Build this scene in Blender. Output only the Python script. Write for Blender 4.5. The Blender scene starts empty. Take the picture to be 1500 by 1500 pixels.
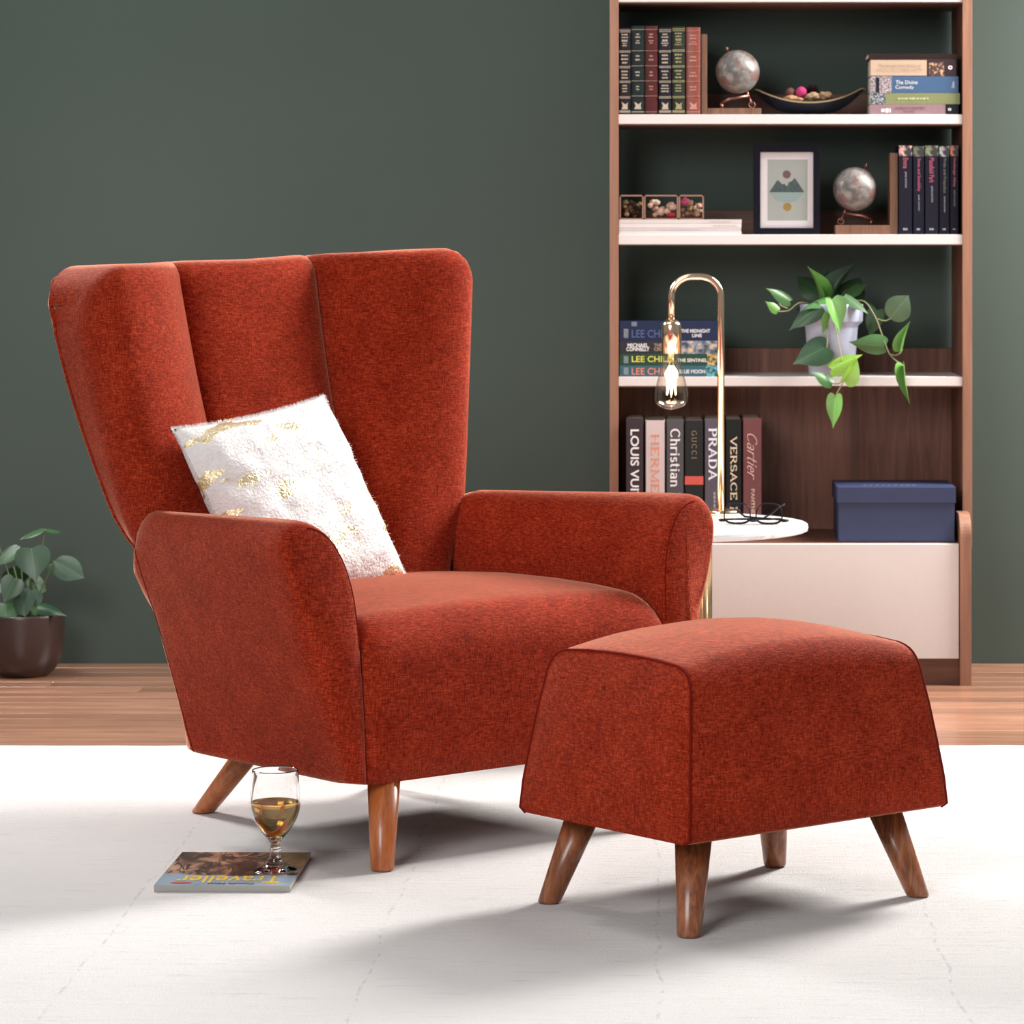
import bpy, bmesh, math, random
from mathutils import Vector, Matrix, Euler

# ------------------------------------------------------------------ camera, world, lights, exposure
F, CX, HY, H = 4950.0, 960.0, 350.0, 1.088        # focal length (px), principal point (px), eye height (m)
scene = bpy.context.scene
COL = scene.collection
cam_d = bpy.data.cameras.new('camera'); cam = bpy.data.objects.new('camera', cam_d); COL.objects.link(cam)
cam.location = (0, 0, H); cam.rotation_euler = (math.pi/2, 0, 0)
cam_d.sensor_width = 36; cam_d.sensor_fit = 'HORIZONTAL'; cam_d.lens = 36*F/1500
cam_d.shift_x = (750-CX)/1500; cam_d.shift_y = (HY-750)/1500
cam_d.clip_start = .1; cam_d.clip_end = 60
cam_d.dof.use_dof = True; cam_d.dof.focus_distance = 5.85; cam_d.dof.aperture_fstop = 14
scene.camera = cam

world = bpy.data.worlds.new('world'); scene.world = world; world.use_nodes = True
bgn = world.node_tree.nodes['Background']
bgn.inputs[0].default_value = (1.0, .975, .96, 1); bgn.inputs[1].default_value = .235

def area(name, loc, target, sx, sy, power, col, spread=180):
    d = bpy.data.lights.new(name, 'AREA'); d.shape = 'RECTANGLE'; d.size = sx; d.size_y = sy; d.energy = power; d.color = col; d.spread = math.radians(spread)
    o = bpy.data.objects.new(name, d); COL.objects.link(o); o.location = loc
    o.rotation_euler = (Vector(target)-Vector(loc)).to_track_quat('-Z', 'Y').to_euler()
    return o
area('softbox_right_rear', (1.95, 8.0, 2.4), (.1, 5.4, .1), .9, 1.3, 250, (1, .96, .92), 170)
area('softbox_left_rear', (-2.25, 8.1, 2.4), (-.75, 5.9, .3), .8, .8, 64, (1, .97, .95), 135)
area('added_fill_front', (-1.9, 1.2, 2.9), (-.3, 6.4, .9), 2.0, 2.0, 155, (1, .98, .97))  # unseen fill light, added to brighten the upright sides facing the camera
area('added_fill_overhead', (-1.2, 6.6, 3.6), (-1.0, 8.7, 1.6), 2.0, 1.2, 22, (1, .98, .97))  # unseen fill light, added to brighten the upper part of the wall
vs = scene.view_settings
scene.display_settings.display_device = 'sRGB'
vs.view_transform = 'Standard'; vs.look = 'None'; vs.gamma = 1; vs.use_curve_mapping = False; vs.exposure = 0.0

# ------------------------------------------------------------------ helpers
def px(x, Z): return (x-CX)*Z/F
def pz(y, Z): return H-(y-HY)*Z/F
def P(x, y, Z): return Vector((px(x, Z), Z, pz(y, Z)))
def lerp(a, b, t): return a+(b-a)*t
def interp(tab, z):
    if z <= tab[0][0]: return tab[0][1:]
    for a, b in zip(tab, tab[1:]):
        if z <= b[0]:
            t = (z-a[0])/(b[0]-a[0]); return tuple(lerp(p, q, t) for p, q in zip(a[1:], b[1:]))
    return tab[-1][1:]
def interp_s(tab, z):
    if z <= tab[0][0]: return tab[0][1:]
    if z >= tab[-1][0]: return tab[-1][1:]
    for i in range(len(tab)-1):
        a, b = tab[i], tab[i+1]
        if z <= b[0]:
            h = b[0]-a[0]; t = (z-a[0])/h; p = tab[max(0, i-1)]; q = tab[min(len(tab)-1, i+2)]; out = []
            for k in range(1, len(a)):
                m0 = (b[k]-p[k])/(b[0]-p[0])*h; m1 = (q[k]-a[k])/(q[0]-a[0])*h
                out.append((2*t**3-3*t*t+1)*a[k]+(t**3-2*t*t+t)*m0+(-2*t**3+3*t*t)*b[k]+(t**3-t*t)*m1)
            return tuple(out)
def bez(p0, p1, p2, p3, n, first=True):
    out = []
    for i in range(0 if first else 1, n+1):
        t = i/n; a = (1-t)**3; b = 3*t*(1-t)**2; c = 3*t*t*(1-t); d = t**3
        out.append(tuple(a*w+b*x+c*y+d*z for w, x, y, z in zip(p0, p1, p2, p3)))
    return out

def mesh_obj(name, verts, faces, mat, parent=None, smooth=False):
    me = bpy.data.meshes.new(name); me.from_pydata([tuple(v) for v in verts], [], faces); me.update()
    bm = bmesh.new(); bm.from_mesh(me); bmesh.ops.recalc_face_normals(bm, faces=bm.faces); bm.to_mesh(me); bm.free()
    if smooth: me.polygons.foreach_set('use_smooth', [True]*len(me.polygons))
    return link(name, me, mat, parent)
def link(name, me, mat, parent=None):
    if mat and not me.materials: me.materials.append(mat)
    o = bpy.data.objects.new(name, me); COL.objects.link(o)
    if parent: o.parent = parent
    return o
def bm_obj(name, bm, mat, parent=None, smooth=False):
    me = bpy.data.meshes.new(name); bm.to_mesh(me); bm.free()
    if smooth: me.polygons.foreach_set('use_smooth', [True]*len(me.polygons))
    return link(name, me, mat, parent)
def box_bm(x0, x1, y0, y1, z0, z1, bev=.001, seg=2, bm=None):
    bm2 = bmesh.new()
    bmesh.ops.create_cube(bm2, size=1)
    for v in bm2.verts:
        v.co = Vector((lerp(x0, x1, v.co.x+.5), lerp(y0, y1, v.co.y+.5), lerp(z0, z1, v.co.z+.5)))
    if bev: bmesh.ops.bevel(bm2, geom=bm2.edges[:], offset=bev, segments=seg, affect='EDGES', profile=.5)
    if bm is None: return bm2
    me = bpy.data.meshes.new('tmp'); bm2.to_mesh(me); bm2.free(); bm.from_mesh(me); bpy.data.meshes.remove(me)
    return bm
def box(name, x0, x1, y0, y1, z0, z1, mat, parent=None, bev=.001, seg=2):
    return bm_obj(name, box_bm(x0, x1, y0, y1, z0, z1, bev, seg), mat, parent)
def lathe(name, prof, mat, parent=None, n=40, c=(0, 0, 0), smooth=True):
    vs_, fs = [], []
    m = len(prof)
    for r, z in prof:
        for k in range(n):
            a = 2*math.pi*k/n; vs_.append((c[0]+r*math.cos(a), c[1]+r*math.sin(a), c[2]+z))
    for i in range(m-1):
        for k in range(n):
            fs.append((i*n+k, i*n+(k+1) % n, (i+1)*n+(k+1) % n, (i+1)*n+k))
    o = mesh_obj(name, vs_, fs, mat, parent, smooth)
    bm = bmesh.new(); bm.from_mesh(o.data); bmesh.ops.remove_doubles(bm, verts=bm.verts, dist=1e-6)
    bmesh.ops.dissolve_degenerate(bm, dist=1e-7, edges=bm.edges); bmesh.ops.recalc_face_normals(bm, faces=bm.faces)
    bm.to_mesh(o.data); bm.free()
    if smooth: o.data.polygons.foreach_set('use_smooth', [True]*len(o.data.polygons))
    return o
def tube_geo(path, rad, n=8, closed=False):
    path = [Vector(p) for p in path]; m = len(path); vs_, fs = [], []
    rads = rad if isinstance(rad, (list, tuple)) else [rad]*m
    ref = None
    for i, p in enumerate(path):
        a = path[i-1] if (i > 0 or closed) else p; b = path[(i+1) % m] if (i < m-1 or closed) else p
        t = (b-a)
        t = t.normalized() if t.length > 1e-9 else Vector((0, 0, 1))
        if ref is None: ref = t.orthogonal().normalized()
        ref = (ref-t*ref.dot(t))
        ref = ref.normalized() if ref.length > 1e-6 else t.orthogonal().normalized()
        q = t.cross(ref)
        for k in range(n):
            an = 2*math.pi*k/n; vs_.append(p+(ref*math.cos(an)+q*math.sin(an))*rads[i])
    for i in range(m if closed else m-1):
        j = (i+1) % m
        for k in range(n): fs.append((i*n+k, i*n+(k+1) % n, j*n+(k+1) % n, j*n+k))
    if not closed:
        fs.append(tuple(range(n))); fs.append(tuple((m-1)*n+k for k in range(n)))
    return vs_, fs
def tube(name, path, rad, mat, parent=None, n=8, closed=False):
    v, f = tube_geo(path, rad, n, closed)
    return mesh_obj(name, v, f, mat, parent, True)
def spline(pts, n=8):
    pts = [Vector(p) for p in pts]; out = []
    for i in range(len(pts)-1):
        p0 = pts[max(0, i-1)]; p1 = pts[i]; p2 = pts[i+1]; p3 = pts[min(len(pts)-1, i+2)]
        for k in range(n):
            t = k/n
            out.append(.5*((2*p1)+(p2-p0)*t+(2*p0-5*p1+4*p2-p3)*t*t+(3*p1-p0-3*p2+p3)*t**3))
    out.append(pts[-1]); return out
def thing(name, label, cat, loc=(0, 0, 0), rotz=0, group=None):
    o = bpy.data.objects.new(name, None); COL.objects.link(o); o.empty_display_size = .05
    o.location = loc; o.rotation_euler = (0, 0, rotz); tag(o, label, cat, group); return o
def tag(o, label, cat, group=None):
    o['label'] = label; o['category'] = cat
    if group: o['group'] = group
    return o
def struct(o): o['kind'] = 'structure'; return o

# ------------------------------------------------------------------ materials
def srgb(r, g, b):
    f = lambda c: (c/255/12.92) if c/255 <= .04045 else ((c/255+.055)/1.055)**2.4
    return (f(r), f(g), f(b), 1)
class NT:
    def __init__(s, name):
        s.m = bpy.data.materials.new(name); s.m.use_nodes = True; s.t = s.m.node_tree; s.n = s.t.nodes; s.l = s.t.links
        s.b = s.n['Principled BSDF']
    def add(s, typ, **kw):
        nd = s.n.new(typ)
        for k, v in kw.items():
            if k.startswith('i_'):
                nd.inputs[k[2:].replace('_', ' ')].default_value = v
            else: setattr(nd, k, v)
        return nd
    def lk(s, a, b): s.l.new(a, b)
    def coords(s, scale=(1, 1, 1), kind='Object', loc=(0, 0, 0)):
        tc = s.add('ShaderNodeTexCoord'); mp = s.add('ShaderNodeMapping')
        mp.inputs['Scale'].default_value = scale; mp.inputs['Location'].default_value = loc
        s.lk(tc.outputs[kind], mp.inputs[0]); return mp.outputs[0]
    def noise(s, vec, scale=1, detail=2, rough=.5, dist=0):
        n = s.add('ShaderNodeTexNoise'); n.inputs['Scale'].default_value = scale; n.inputs['Detail'].default_value = detail
        n.inputs['Roughness'].default_value = rough; n.inputs['Distortion'].default_value = dist
        s.lk(vec, n.inputs['Vector']); return n.outputs['Fac']
    def ramp(s, fac, stops, interp='LINEAR'):
        r = s.add('ShaderNodeValToRGB'); r.color_ramp.interpolation = interp
        e = r.color_ramp.elements
        while len(e) < len(stops): e.new(.5)
        for el, (p, c) in zip(e, stops): el.position = p; el.color = c if len(c) == 4 else (*c, 1)
        s.lk(fac, r.inputs[0]); return r.outputs[0]
    def math(s, op, a, b=None):
        m = s.add('ShaderNodeMath'); m.operation = op
        for i, x in enumerate((a, b)):
            if x is None: continue
            if isinstance(x, (int, float)): m.inputs[i].default_value = x
            else: s.lk(x, m.inputs[i])
        return m.outputs[0]
    def mix(s, fac, a, b, blend='MIX'):
        m = s.add('ShaderNodeMix'); m.data_type = 'RGBA'; m.blend_type = blend
        for sock, x in ((m.inputs[0], fac), (m.inputs[6], a), (m.inputs[7], b)):
            if isinstance(x, (int, float)): sock.default_value = x
            elif isinstance(x, tuple): sock.default_value = x if len(x) == 4 else (*x, 1)
            else: s.lk(x, sock)
        return m.outputs[2]
    def bump(s, h, strength=.3, dist=.001):
        b = s.add('ShaderNodeBump'); b.inputs['Strength'].default_value = strength; b.inputs['Distance'].default_value = dist
        s.lk(h, b.inputs['Height']); s.lk(b.outputs[0], s.b.inputs['Normal'])
    def color(s, c):
        if isinstance(c, tuple): s.b.inputs['Base Color'].default_value = c if len(c) == 4 else (*c, 1)
        else: s.lk(c, s.b.inputs['Base Color'])
    def set(s, **kw):
        for k, v in kw.items(): s.b.inputs[k.replace('_', ' ')].default_value = v
        return s
PLAIN = {}
def plain(name, col, rough=.5, metal=0, **kw):
    if name in PLAIN: return PLAIN[name]
    m = NT(name); v = m.coords((1, 1, 1))
    n = m.noise(v, 90, 3)
    q_ = .03 if min(col[:3]) > .3 else .1
    m.color(m.mix(n, tuple(c*(1-q_) for c in col[:3]), tuple(min(1, c*(1+q_)) for c in col[:3])))
    m.set(Roughness=rough, Metallic=metal, **kw)
    if metal == 0 and sum(col[:3]) < .2: m.b.inputs['Specular IOR Level'].default_value = .1
    PLAIN[name] = m.m; return m.m

def fabric():
    m = NT('rust_chenille')
    h = m.noise(m.coords((80, 80, 460)), 1, 2)
    v = m.noise(m.coords((460, 460, 80)), 1, 2)
    g = m.noise(m.coords((1, 1, 1)), 300, 2)
    big = m.noise(m.coords((1, 1, 1)), 14, 4)
    s = m.math('ADD', m.math('ADD', m.math('MULTIPLY', h, .4), m.math('MULTIPLY', v, .36)), m.math('ADD', m.math('MULTIPLY', g, .12), m.math('MULTIPLY', big, .14)))
    c = m.ramp(s, [(.37, (.120, .007, .003)), (.52, (.265, .023, .0085)), (.67, (.47, .062, .024))])
    m.color(c); m.set(Roughness=.88, Sheen_Weight=.85, Sheen_Roughness=.30)
    m.b.inputs['Sheen Tint'].default_value = (1, .50, .34, 1); m.b.inputs['Specular IOR Level'].default_value = .12; m.b.inputs['Specular Tint'].default_value = (1, .5, .35, 1)
    m.bump(m.math('ADD', m.math('ADD', h, v), m.math('MULTIPLY', g, .6)), .42, .0016)
    return m.m
FAB = fabric()
def fabric_dark():
    m = NT('rust_piping'); m.color(m.mix(m.noise(m.coords(), 400), (.10, .006, .003), (.19, .014, .007))); m.set(Roughness=.95); m.b.inputs['Specular IOR Level'].default_value = .05; return m.m
PIPE = fabric_dark()
def wood(name, c0, c1, c2, axis='Z', scale=1.0, rough=.4, coat=0.0, rnd=False):
    m = NT(name)
    sc = {'Z': (22, 22, 1.4), 'X': (1.4, 22, 22), 'Y': (22, 1.4, 22)}[axis]
    v = m.coords(tuple(a*scale for a in sc))
    if rnd:
        oi = m.add('ShaderNodeObjectInfo'); cmb = m.add('ShaderNodeVectorMath'); cmb.operation = 'ADD'
        sc2 = m.add('ShaderNodeVectorMath'); sc2.operation = 'SCALE'; sc2.inputs[0].default_value = (31, 17, 23)
        m.lk(oi.outputs['Random'], sc2.inputs['Scale']); m.lk(v, cmb.inputs[0]); m.lk(sc2.outputs[0], cmb.inputs[1]); v = cmb.outputs[0]
    n = m.noise(v, 1.3, 5, .6, 1.2); fine = m.noise(v, 9, 3, .6)
    f = m.math('ADD', m.math('MULTIPLY', n, .75), m.math('MULTIPLY', fine, .25))
    c = m.ramp(f, [(.32, c0), (.5, c1), (.68, c2)])
    if rnd:
        hv = m.add('ShaderNodeHueSaturation'); mr = m.add('ShaderNodeMapRange')
        mr.inputs['To Min'].default_value = .78; mr.inputs['To Max'].default_value = 1.2
        m.lk(oi.outputs['Random'], mr.inputs['Value']); m.lk(mr.outputs[0], hv.inputs['Value']); m.lk(c, hv.inputs['Color']); c = hv.outputs[0]
    m.color(c); m.set(Roughness=rough, Coat_Weight=coat, Coat_Roughness=.15); m.bump(fine, .08, .0006); return m.m
WALNUT = wood('walnut', (.105, .038, .024), (.20, .082, .052), (.29, .130, .085), 'Z', .8, .5)
WALNUT_X = wood('walnut_lengthwise', (.075, .028, .018), (.135, .055, .034), (.20, .088, .055), 'X', .7, .45)
WALNUT_EDGE = wood('walnut_edge', (.22, .105, .065), (.30, .145, .09), (.38, .19, .12), 'Z', .8, .45)
TEAK = wood('teak_leg', (.11, .03, .012), (.26, .085, .032), (.40, .16, .07), 'Z', 2.2, .32, .25)
TEAKR = wood('teak_leg_warm', (.26, .066, .017), (.42, .122, .034), (.55, .185, .056), 'Z', 1.6, .32, .25)
OAK = wood('oak_plank', (.22, .10, .058), (.34, .165, .10), (.46, .24, .155), 'X', 1.0, .3, .35, True)
BOOKEND = wood('bookend_wood', (.10, .045, .025), (.17, .08, .045), (.24, .12, .07), 'Z', 2, .5)
WHITE = plain('white_lacquer', (.73, .68, .665), .45)
GOLD = plain('pale_gold_metal', (.92, .70, .50), .16, 1)
BRASS = plain('brushed_brass', (.80, .62, .34), .28, 1)
COPPER = plain('aged_copper', (.42, .20, .16), .4, 1)

# ------------------------------------------------------------------ setting: wall, floor of single planks, rug
FZ = -.010          # top of the wood floor; rug top is z = 0
WALLY = 8.743
m = NT('green_wall_paint'); n = m.noise(m.coords(), 2.2, 4); n2 = m.noise(m.coords(), 160, 3)
m.color(m.mix(n, (.058, .086, .073), (.068, .099, .085))); m.set(Roughness=.75); m.bump(n2, .12, .0008)
struct(box('wall_back', -5, 4, WALLY, WALLY+.12, FZ-.05, 3.3, m.m, bev=0))
floor = struct(box('floor', -5, 4, 1.0, WALLY, FZ-.06, FZ-.004, plain('subfloor', (.10, .05, .03), .8), bev=0))
random.seed(3)
PW = .092; LENS = [1.25, 1.6, .95, 1.4]
plank_me = {}
for L in LENS:
    me = bpy.data.meshes.new('plank'); bmp = box_bm(0, L-.0015, 0, PW-.0016, -.012, 0, .0016, 1); bmp.to_mesh(me); bmp.free()
    me.materials.append(OAK); plank_me[L] = me
row = 0; y = WALLY-PW
while y > 6.75:
    x = -3.2-random.random()*1.2
    while x < 2.6:
        L = random.choice(LENS)
        o = bpy.data.objects.new('plank', plank_me[L]); COL.objects.link(o); o.parent = floor; o.location = (x, y, FZ+random.uniform(-.0003, .0003))
        x += L
    y -= PW; row += 1

def rug():
    m = NT('ivory_rug')
    v = m.coords((1, 1, 1))
    streak = m.noise(m.coords((9, 60, 60)), 1, 4, .65)
    fib = m.noise(m.coords((300, 900, 300)), 1, 2)
    patch = m.noise(v, 3.2, 4)
    base = m.mix(patch, (.675, .655, .648), (.745, .730, .722))
    s1 = m.ramp(streak, [(.58, (0, 0, 0)), (.74, (1, 1, 1))])
    c = m.mix(m.math('MULTIPLY', s1, .5), base, (.46, .44, .44))
    # broken bluish lines running into the depth
    sep = m.add('ShaderNodeSeparateXYZ'); m.lk(v, sep.inputs[0])
    wob = m.noise(m.coords((4, 4, 4)), 1, 3)
    xx = m.math('ADD', sep.outputs[0], m.math('MULTIPLY', m.math('SUBTRACT', wob, .5), .05))
    fr = m.math('FRACT', m.math('DIVIDE', m.math('ADD', xx, 3.22), .43))
    d = m.math('MULTIPLY', m.math('ABSOLUTE', m.math('SUBTRACT', fr, .5)), .43)
    line = m.math('LESS_THAN', d, .0024)
    brk = m.ramp(m.noise(m.coords((40, 28, 40)), 1, 3), [(.46, (0, 0, 0)), (.58, (1, 1, 1))])
    c = m.mix(m.math('MULTIPLY', m.math('MULTIPLY', line, brk), .5), c, (.42, .46, .47))
    m.color(c); m.set(Roughness=.95, Sheen_Weight=.15)
    m.bump(m.math('ADD', m.math('MULTIPLY', fib, .6), streak), .8, .006)
    X0, X1, Y0, Y1 = -2.9, 1.9, 2.6, 7.278
    nx, ny = 240, 30
    vs_, fs = [], []
    random.seed(8)
    back = [random.uniform(-.006, .006) for _ in range(nx+1)]
    back = [sum(back[max(0, i-2):i+3])/len(back[max(0, i-2):i+3])*1.6 for i in range(nx+1)]
    for j in range(ny+1):
        for i in range(nx+1):
            xx_ = lerp(X0, X1, i/nx); yy = lerp(Y0, Y1, j/ny)
            if j == ny: yy += back[i]
            vs_.append((xx_, yy, 0 if 0 < j < ny else -.003))
    for j in range(ny):
        for i in range(nx):
            a = j*(nx+1)+i; fs.append((a, a+1, a+nx+2, a+nx+1))
    off = len(vs_)
    ring = [j*(nx+1)+i for j, i in [(0, i) for i in range(nx+1)]+[(j, nx) for j in range(1, ny+1)]+[(ny, i) for i in range(nx-1, -1, -1)]+[(j, 0) for j in range(ny-1, 0, -1)]]
    for r in ring: vs_.append((vs_[r][0], vs_[r][1], FZ))
    for k in range(len(ring)):
        k2 = (k+1) % len(ring); fs.append((ring[k], ring[k2], off+k2, off+k))
    fs.append(tuple(off+k for k in range(len(ring))))
    o = mesh_obj('area_rug', vs_, fs, m.m)
    tag(o, 'large ivory woven area rug with faint bluish lines under the armchair', 'rug')
rug()

# ------------------------------------------------------------------ armchair (local u,v,z; u along the seat front, v towards the back)
def chair():
    PHI = math.radians(42); O = Vector((-.494, 5.797, 0))
    U = Vector((math.cos(PHI), math.sin(PHI), 0)); V = Vector((-math.sin(PHI), math.cos(PHI), 0))
    C0 = (.35, .35)
    root = thing('armchair', 'rust red wingback armchair with channelled back and tapered wooden legs', 'armchair', O+U*C0[0]+V*C0[1], PHI)
    L = lambda u, v, z: (u-C0[0], v-C0[1], z)
    W = .70
    # ---- seat
    prof = [(.0, .150), (-.004, .22), (-.006, .30), (-.003, .35)]
    for k in range(1, 8):
        a = k/8*math.pi/2; prof.append((.085-.088*math.cos(a), .35+.082*math.sin(a)))
    prof += [(.085, .432), (.16, .437), (.28, .440), (.42, .439), (.56, .432), (.66, .425), (.64, .33), (.60, .15)]
    us = [0, .002, .006, .012, .02, .03, .045, .065, .1, .16, .24, .35]; us += [W-u for u in us[-2::-1]]
    vs_, fs = [], []
    for u in us:
        d = min(u, W-u); r = .055
        e = r-math.sqrt(max(0, r*r-(r-min(d, r))**2))
        crown = .012*(1-((u-W/2)/(W/2))**2)
        for v, z in prof:
            f = max(0, (z-.15)/.28)
            sh = max(0, min(1, (v-.36)/.24)); sh = sh*sh*lerp(.34, .05, min(1, f*1.05)); uq = W/2+(u-W/2)*(1-sh)
            vs_.append(L(uq, v+e*.25*(1 if v < .3 else 0), z-e*.8*f**3+crown*f**4))
    m_ = len(prof)
    for i in range(len(us)-1):
        for j in range(m_):
            a = i*m_+j; b = i*m_+(j+1) % m_; fs.append((a, b, b+m_, a+m_))
    fs.append(tuple(range(m_))); fs.append(tuple((len(us)-1)*m_+j for j in range(m_)))
    mesh_obj('seat', vs_, fs, FAB, root, True)
    # ---- backrest
    tab = [(.15, .270, .47, .44, .40), (.30, .295, .565, .54, .48), (.40, .312, .630, .60, .565), (.46, .342, .690, .645, .594), (.53, .376, .752, .668, .606), (.59, .394, .784, .690, .618),
           (.80, .432, .858, .765, .652), (1.06, .468, .918, .835, .683)]
    def half(z):
        w, vr, vc, vw = interp_s(tab, z)
        us_ = lerp(.145, .17, (z-.4)/.66); vs0 = vc+.036
        out = []
        for k in range(9):
            s = us_*math.sin(k/8*math.pi/2); out.append((s, vs0-.038*math.sqrt(max(0, 1-(s/us_)**2))))
        out += bez((us_, vs0), (us_+.012, vs0-.075), (w-.15, vw+.002), (w-.062, vw), 14, False)
        out += bez((w-.062, vw), (w-.012, vw), (w, vw+.04), (w, vw+.085), 8, False)
        out += [(lerp(w, w-.012, k/4), lerp(vw+.085, vr-.03, k/4)) for k in range(1, 5)]
        out += bez((w-.012, vr-.03), (w-.014, vr-.008), (w-.03, vr), (w-.055, vr+.002), 5, False)
        out += [(lerp(w-.055, 0, k/6), vr+.002+.03*math.sin(k/6*math.pi/2)) for k in range(1, 7)]
        return out
    def section(z):
        h = half(z); return h+[(-s, v) for s, v in h[-2:0:-1]]
    N = len(section(.5)); PIPEI = 8+14+8+4
    def ztop(s, w):
        a = abs(s); r = .075; d = max(0, a-(w-r)); d = min(d, r)
        dip = .003*math.exp(-((a-.17)/.014)**2)
        return 1.048+.024*(s/.43)*(1 if s > 0 else .3)-(r-math.sqrt(max(0, r*r-d*d)))-dip
    RR = .045
    hs = half(1.04); w_ = interp_s(tab, 1.04)[0]; he = [p[0] for p in hs]
    i0 = 8+14+8
    for k in range(i0, i0+5): he[k] = w_
    for k in range(1, 6): he[i0+4+k] = lerp(w_, w_-.055, k/5)
    seff = he+[-q for q in he[-2:0:-1]]
    rings = []
    nz = 22
    for i in range(nz+1):
        t = i/nz
        ring = []
        ref = section(1.04)
        for k in range(N):
            zt = ztop(seff[k], .465)-RR-(.009 if i0+2 < k < N-i0-2 else 0); z = lerp(.15, zt, t)
            s, v = section_cache(z, section, k); ring.append((s, v, z))
        rings.append(ring)
    base = rings[-1]; wtop = .465
    def vmid(s):
        return lerp(.895, .865, min(1, abs(s)/wtop)**2)
    for a_ in (22, 45, 67, 90):
        a = math.radians(a_); ring = []
        for s, v, z in base:
            d = vmid(s)-v; mv = min(abs(d), RR*(1-math.cos(a)))
            ring.append((s*(1-.012*(1-math.cos(a))), v+math.copysign(mv, d), z+RR*math.sin(a)))
        rings.append(ring)
    for q in (.5, 1.0):
        rings.append([(s, lerp(v, vmid(s), q), z+(.004 if i0+2 < k < N-i0-2 else -.004)*q) for k, (s, v, z) in enumerate(rings[nz+4])])
    vs_, fs = [], []
    for r_ in rings:
        for s, v, z in r_: vs_.append(L(s+.35, v, z))
    for i in range(len(rings)-1):
        for k in range(N):
            k2 = (k+1) % N; fs.append((i*N+k, i*N+k2, (i+1)*N+k2, (i+1)*N+k))
    fs.append(tuple(range(N)))
    back = mesh_obj('backrest', vs_, fs, FAB, root, True)
    bm = bmesh.new(); bm.from_mesh(back.data); bm.verts.ensure_lookup_table()
    for e in bm.edges:
        i, j = e.verts[0].index, e.verts[1].index
        if i % N == j % N and i % N in (8, N-8) and i < (nz+1)*N: e.smooth = False
    bm.to_mesh(back.data); bm.free()
    # piping round the back panel: up one side, over the top, down the other
    path = [rings[i][PIPEI] for i in range(9, nz+3)]
    right = [Vector(L(s+.35+.002, v, z)) for s, v, z in path]
    topi = [k for k in range(PIPEI+1, N-PIPEI)]
    top = [Vector(L(rings[nz+2][k][0]+.35, rings[nz+2][k][1]+.002, rings[nz+2][k][2]+.002)) for k in topi]
    left = [Vector(L(rings[i][N-PIPEI][0]+.35-.002, rings[i][N-PIPEI][1], rings[i][N-PIPEI][2])) for i in range(nz+2, 8, -1)]
    tube('piping', right+top+left, .0032, FAB, back, 6)
    # ---- arms
    def arm(mirror):
        inner = [(.0, .150), (.0, .22), (.0, .30), (.0, .38), (-.003, .44), (-.012, .495), (-.030, .545), (-.058, .585), (-.092, .606)]
        outer = [(-.118, .608), (-.138, .598), (-.150, .578), (-.152, .555), (-.140, .50), (-.122, .435), (-.100, .36), (-.074, .27), (-.054, .20), (-.040, .155)]
        rs = lambda l: [(p.x, p.y) for p in spline([(a, b, 0) for a, b in l], 3)]
        full = rs(inner+outer); ni = 3*(len(inner)-1)+2
        inner = set(full[:ni]); pr = full; n_ = len(pr)
        cu, cz = -.07, .40
        ts = [0, .0, .004, .012, .025, .05, .1, .2, .35, .5, .65, .78, .86, .91, .95, .975, .99, 1.0, 1.0]
        ins = [.03, .013, .006, .002, 0, 0, 0, 0, 0, 0, 0, 0, 0, 0, .001, .003, .007, .014, .03]
        ins2 = [.045, .030, .021, .013, .0065, .002]+ins[6:]
        vs_, fs = [], []
        for ti, (t, e1) in enumerate(zip(ts, ins)):
            for pj, (u, z) in enumerate(pr):
                bl_ = max(0, min(1, (pj-(ni-8))/14)); bl_ = bl_*bl_*(3-2*bl_); e = lerp(e1, ins2[ti], bl_)
                fz = (z-.15)/.46
                vf = .036*max(0, fz)**1.5; ve = lerp(.50, .665, max(0, min(1, fz)))
                ve += .045*(1-bl_)
                v = lerp(vf, ve, t)
                if ti == 0: v -= .003
                # narrower towards the rear, slightly lower
                uu = u*lerp(1, .62, t) if u < -.0 else u
                bulge = .012*math.sin(max(0, min(1, fz))*math.pi)*math.sin(t*math.pi)
                if (u, z) in inner: uu += bulge*.6
                else: uu -= bulge*.5
                uu += .045*t*max(0, fz)
                zz = z-.024*t*max(0, fz)
                # rounded rear top corner
                dv = v-(ve-.095)
                if dv > 0 and fz > 0:
                    zz -= (.095-math.sqrt(max(0, .095**2-min(dv, .095)**2)))*max(0, fz)**3*.85
                du, dz = lerp(cu, -.012, t)-uu, cz-zz; ln = math.hypot(du, dz)+1e-6
                uu += du/ln*e; zz += dz/ln*e if zz > .2 else max(0, dz/ln*e)*.3
                vs_.append(L(uu if not mirror else W-uu, v, zz))
        for i in range(len(ts)-1):
            for j in range(n_):
                j2 = (j+1) % n_; fs.append((i*n_+j, i*n_+j2, (i+1)*n_+j2, (i+1)*n_+j))
        fs.append(tuple(range(n_))); fs.append(tuple((len(ts)-1)*n_+j for j in range(n_)))
        o = mesh_obj('armrest', vs_, fs, FAB, root, True)
        # piping on the front face edge and on the rear edge of the outer panel
        tube('piping', [vs_[2*n_+j] for j in range(9, 26)], .0011, PIPE, o, 6)
        tube('piping', [vs_[15*n_+j] for j in range(30, n_)], .0012, PIPE, o, 6)
        return o
    arm(False); arm(True)
    box('underside', -.31, .31, -.31, .18, .147, .156, plain('black_dust_cover', (.03, .015, .012), .9), root, .002)
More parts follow.
